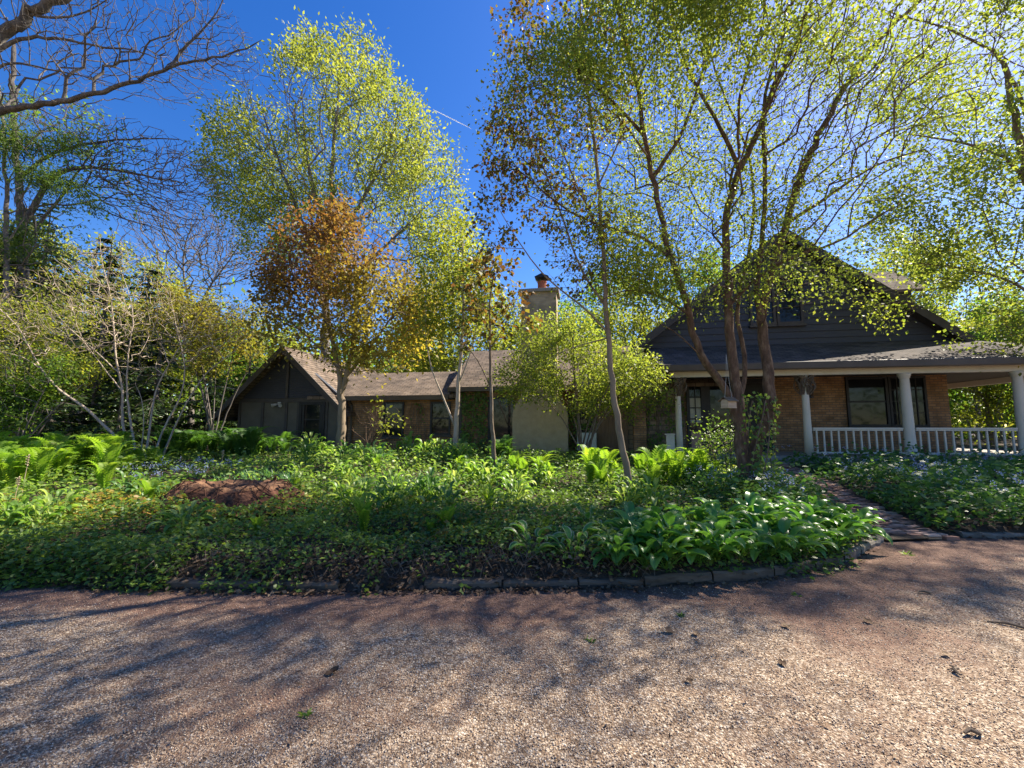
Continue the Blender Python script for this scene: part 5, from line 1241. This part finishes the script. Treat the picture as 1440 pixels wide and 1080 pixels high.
for x0, x1, h, lab in [(-3.25, -2.35, .085, 'leftmost weathered edging timber, near the spilling dark leaves'), (-2.33, -1.62, .075, 'short edging timber below the rotten stump'), (-.82, -.1, .09, 'edging timber below the yellowing leaves in mid bed'), (-.08, .62, .085, 'edging timber below the cream-edged hostas'),
                       (.64, 1.25, .10, 'edging timber at the left end of the green hostas'), (1.27, 1.95, .12, 'second edging timber below the green hostas'), (1.97, 2.65, .13, 'middle edging timber below the green hostas'), (2.67, 3.2, .14, 'edging timber where the hosta bed begins to curve'), (3.22, 3.7, .13, 'edging timber on the curve below the last hostas')]:
    edging(x0, x1, h, lab)
for x0, x1, h, lab in [(3.72, 4.1, .16, 'pale edging block on the curve, left of the path mouth'), (4.12, 4.42, .14, 'pale edging block nearest the brick path'), (4.44, 4.9, .09, 'low edging block flush with the brick path corner')]: edging(x0, x1, h, lab, 'block', 'pale edging blocks by the path')
for x0, x1, lab in [(6.2, 7.1, 'edging block right of the path mouth'), (7.12, 8.1, 'edging block at the right edge below the bluebells')]: edging(x0, x1, .08, lab, 'block', 'edging of the right bed')

# ------------------------------------------------------------------ ivy
def ivy(name, label, u0, u1, z0, z1, count, v=-.03, dense=.3):
    root = empty(name, hw((u0 + u1) / 2, v, z0), -HA); tag(root, label, 'ivy')
    c = (u0 + u1) / 2; u = u0 + (u1 - u0) * RNG.random(count * 3); z = z0 + (z1 - z0) * RNG.random(count * 3); ok = noise(u, z, 2.2, 17) + .25 * RNG.random(len(u)) > dense; u, z = u[ok][:count], z[ok][:count]; n = len(u)
    P = np.stack([u - c, -.02 - .10 * RNG.random(n), z - z0], 1); D = rdir(n) * [1, .25, 1] + [0, -.2, -.5]; N = nrm(RNG.normal(size=(n, 3)) * .3 + [0, -1, .4])
    link('foliage', quad_mesh('foliage', leaf_quads(P, D, N, .08 + .05 * RNG.random(n), .08), M['cover'], RNG.random(n) * .7), root)
    m = MB()
    for i in range(int(9 * (u1 - u0)) + 3):
        x = random.uniform(u0, u1) - c; q = [(x, -.012, 0)]
        for k in range(9): q.append((min(max(q[-1][0] + random.uniform(-.12, .12), u0 - c), u1 - c), -.012 - random.random() * .02, (k + 1) / 9 * (z1 - z0) * random.uniform(.9, 1)))
        m.tube(q, random.uniform(.006, .014), 4)
    m.build('stem', M['bark'], root)
ivy('ivy', 'dark ivy climbing the wall left of the chimney', -2.0, -1.0, .4, 2.85, 650)
ivy('ivy', 'thin leafless creeper on the brick wall between the two wing windows', -4.2, -3.5, .4, 2.5, 30)
ivy('ivy', 'tangled ivy on the stone wall left of the porch door', 5.0, 6.35, .5, 3.6, 520, dense=.42)
ivy('ivy', 'ivy beside the window right of the chimney', 2.2, 3.2, .4, 2.7, 420, dense=.4)
# ivy on the big tree's trunks
tb = at(1060, 600, 7.6); n = 520
zz = RNG.random(n) ** 1.2; n = n; xx = np.where(RNG.random(n) < .6, tb[0] + .12 + .15 * zz, tb[0] - .05); ang = RNG.random(n) * 6.283; rr = .12 + .07 * RNG.random(n)
P = np.stack([xx + np.cos(ang) * rr, tb[1] + np.sin(ang) * rr, .35 + zz * 1.75], 1)
iv = empty('ivy', (tb[0], tb[1], .35)); tag(iv, 'glossy ivy climbing the right stem of the multi-stemmed tree', 'ivy')
link('foliage', quad_mesh('foliage', leaf_quads(P - [tb[0], tb[1], .35], rdir(n) + [0, 0, -.5], nrm(np.stack([np.cos(ang), np.sin(ang), .4 + 0 * ang], 1)), .07, .06), M['cover'], RNG.random(n)), iv)
m = MB()
for k in range(5):
    a0 = k * 1.3; m.tube([(.08 + .17 * math.cos(a0 + t * 2.5), .17 * math.sin(a0 + t * 2.5), t * 1.6) for t in np.linspace(0, 1, 10)], .01, 4)
m.build('stem', M['bark'], iv)

# ------------------------------------------------------------------ small things
bp_ = at(1025, 574, 7.35); b = empty('bird_feeder', bp_, .45); tag(b, 'small wooden bird feeder box hanging from the multi-stemmed tree', 'bird feeder')
m = MB(); m.box(-.11, .11, -.075, .075, 0, .015); m.box(-.11, .11, -.07, -.058, .017, .12); m.box(-.11, .11, .058, .07, .017, .12); m.hexa([(-.11, -.057, .017), (-.098, -.057, .017), (-.098, .057, .017), (-.11, .057, .017), (-.11, -.057, .15), (-.098, -.057, .15), (-.098, .057, .15), (-.11, .057, .15)]); m.box(.098, .11, -.057, .057, .017, .15); m.build('box', M['birdhouse'], b)
m = MB(); m.hexa([(-.14, -.10, .115), (.14, -.10, .115), (.14, 0, .185), (-.14, 0, .185), (-.14, -.10, .128), (.14, -.10, .128), (.14, 0, .198), (-.14, 0, .198)]); m.hexa([(-.14, .002, .185), (.14, .002, .185), (.14, .10, .115), (-.14, .10, .115), (-.14, .002, .198), (.14, .002, .198), (.14, .10, .128), (-.14, .10, .128)]); m.build('roof', M['weathered'], b)
m = MB(); m.tube([(-.09, 0, .19), (-.03, 0, .55), (0, 0, .95)], .003, 4); m.tube([(.09, 0, .19), (.03, 0, .55), (0, 0, .95)], .003, 4); m.build('hanger', M['white_metal'], b)
# squirrel nest
c = at(822, 97, 7.25); m = MB(); rg_ = random.Random(3)
for i in range(260):
    q = nrm(np.array([rg_.gauss(0, 1) for _ in range(3)])) * np.array([.17, .17, .21]) * rg_.uniform(.55, 1); t = nrm(np.array([rg_.gauss(0, 1) for _ in range(3)])) * rg_.uniform(.08, .18)
    m.tube([q - t, q + t * .1 + q * .1, q + t], .006, 3)
o = m.build('squirrel_nest', M['bark']); o.location = c; tag(o, 'dark ball of twigs high in the slender tree', 'squirrel nest')
P = nrm(RNG.normal(size=(500, 3))) * np.array([.17, .17, .2]) * RNG.random((500, 1)) ** .4
link('nest_leaves', quad_mesh('nest_leaves', leaf_quads(P, rdir(500), rdir(500), .1, .07), M['litter'], RNG.random(500) * .35), o)
# dry stalks
for px, py, hh, lab in [(309, 668, .55, 'dry seed stalk standing before the shaded ferns'), (30, 700, .75, 'tall dry stalk among the sunlit ferns at far left'), (18, 716, .5, 'shorter dry stalk at the far left edge')]:
    p = gp(px, py); m = MB(); m.tube([(0, 0, 0), (.02, 0, hh * .5), (.05, .01, hh)], [.007, .006, .004], 5)
    for k in range(14): z = hh * (.72 + .02 * k); a = k * 2.1; m.tube([(.04, 0, z), (.04 + .03 * math.cos(a), .03 * math.sin(a), z + .02)], [.008, .004], 4)
    o = m.build('dry_stalk', M['straw']); o.location = p; tag(o, lab, 'dry stalk')
# sticks and curled leaves on the drive
def on_drive(px, py):
    d = ray(px, py); t = -EYE / d[2]; p = d * t + [0, 0, EYE]; p[2] = float(drive_z(p[0], p[1])); return p
for px, py, L, rz, lab in [(1303, 838, .16, -.3, 'short brown stick lying on gravel at the right'), (1425, 885, .35, -.6, 'forked twig at the right edge of the driveway'), (1348, 948, .14, .9, 'small dark stick on sunlit gravel, lower right'), (1372, 1036, .12, -.2, 'stubby stick near the lower right corner'), (1240, 713, .3, .3, 'thin twig on the brick path')]:
    p = on_drive(px, py); m = MB(); L *= .75
    if py < 750: p = np.array([5.9, 7.2, float(path_z(7.2)) + .06])
    m.tube([(-L / 2, 0, .012), (-.1 * L, .02, .02), (.2 * L, 0, .016), (L / 2, .03, .012)], [.006, .011, .010, .004], 6); m.tube([(.1 * L, .01, .016), (.3 * L, .08 * L + .02, .02)], [.006, .002], 5)
    o = m.build('stick', M['twig']); o.location = p; o.rotation_euler = (0, 0, rz); tag(o, lab, 'stick')
for px, py, s_, lab in [(940, 888, .09, 'curled dead leaf on dirt below the hostas'), (978, 893, .07, 'pale curled leaf right beside another dead leaf'), (1105, 882, .08, 'pale crumpled leaf in the sunlit dirt'), (1100, 935, .07, 'dark crumpled leaf in the middle of the sunlit gravel'), (1330, 925, .07, 'whitish leaf scrap on the right gravel'), (468, 950, .10, 'tan leaf stuck upright in the shaded gravel at left'), (970, 962, .06, 'dark leaf scrap on gravel at the shade line'), (1220, 877, .08, 'small leaf cluster on dirt below the path mouth')]:
    p = on_drive(px, py); V = []; F = []
    for i in range(7):
        for j in range(5):
            a, q = i / 6 - .5, (j / 4 - .5) * math.sin(math.pi * (i + .4) / 7) * .8
            V.append((a * s_ * .8, q * s_ * .8, s_ * .55 * (1.6 * q * q + .7 * a * a + .12 * math.sin(9 * a + 7 * q)) + .012))
    F = [(i * 5 + j, (i + 1) * 5 + j, (i + 1) * 5 + j + 1, i * 5 + j + 1) for i in range(6) for j in range(4)]
    o = link('dead_leaf', idx_mesh('dead_leaf', np.array(V), F, M['litter'], True, np.full(24, .95 if 'pale' in lab or 'whitish' in lab else random.uniform(.2, .75)))); o.location = p; o.rotation_euler = (random.uniform(-.2, .2), random.uniform(-.2, .2), random.uniform(0, 6)); tag(o, lab, 'dead leaf')
for px, py, lab in [(957, 866, 'little green weed sprout on dirt under the hostas'), (1120, 837, 'weed sprout at the foot of the curved edging'), (830, 902, 'tiny weed sprout in the shaded gravel'), (430, 1012, 'grassy weed sprout in gravel, lower left'), (1275, 782, 'leafy weed beside the pale edging block')]:
    p = on_drive(px, py); n = 14; D = rdir(n); D[:, 2] = np.abs(D[:, 2]) * .5 + .05
    o = link('weed', quad_mesh('weed', leaf_quads(RNG.normal(size=(n, 3)) * .012 * [1, 1, 0], D, rdir(n), .038 if px < 1200 else .08, .014), M['cover'])); o.location = p; tag(o, lab, 'weed')
# vapour trail high in the sky
a, b = ray(609, 154), ray(663, 181); a, b = a / a[1] * 9000, b / b[1] * 9000
m = MB(); ts = np.linspace(0, 1, 14); m.tube([a + (b - a) * t + [0, 0, EYE] for t in ts], 2 + 8 * np.sin(math.pi * np.clip(ts * .8 + .18, 0, 1)) ** .7, 6)
tag(m.build('contrail', M['cloud'], smooth=True), 'short thin white contrail in the blue sky', 'contrail')
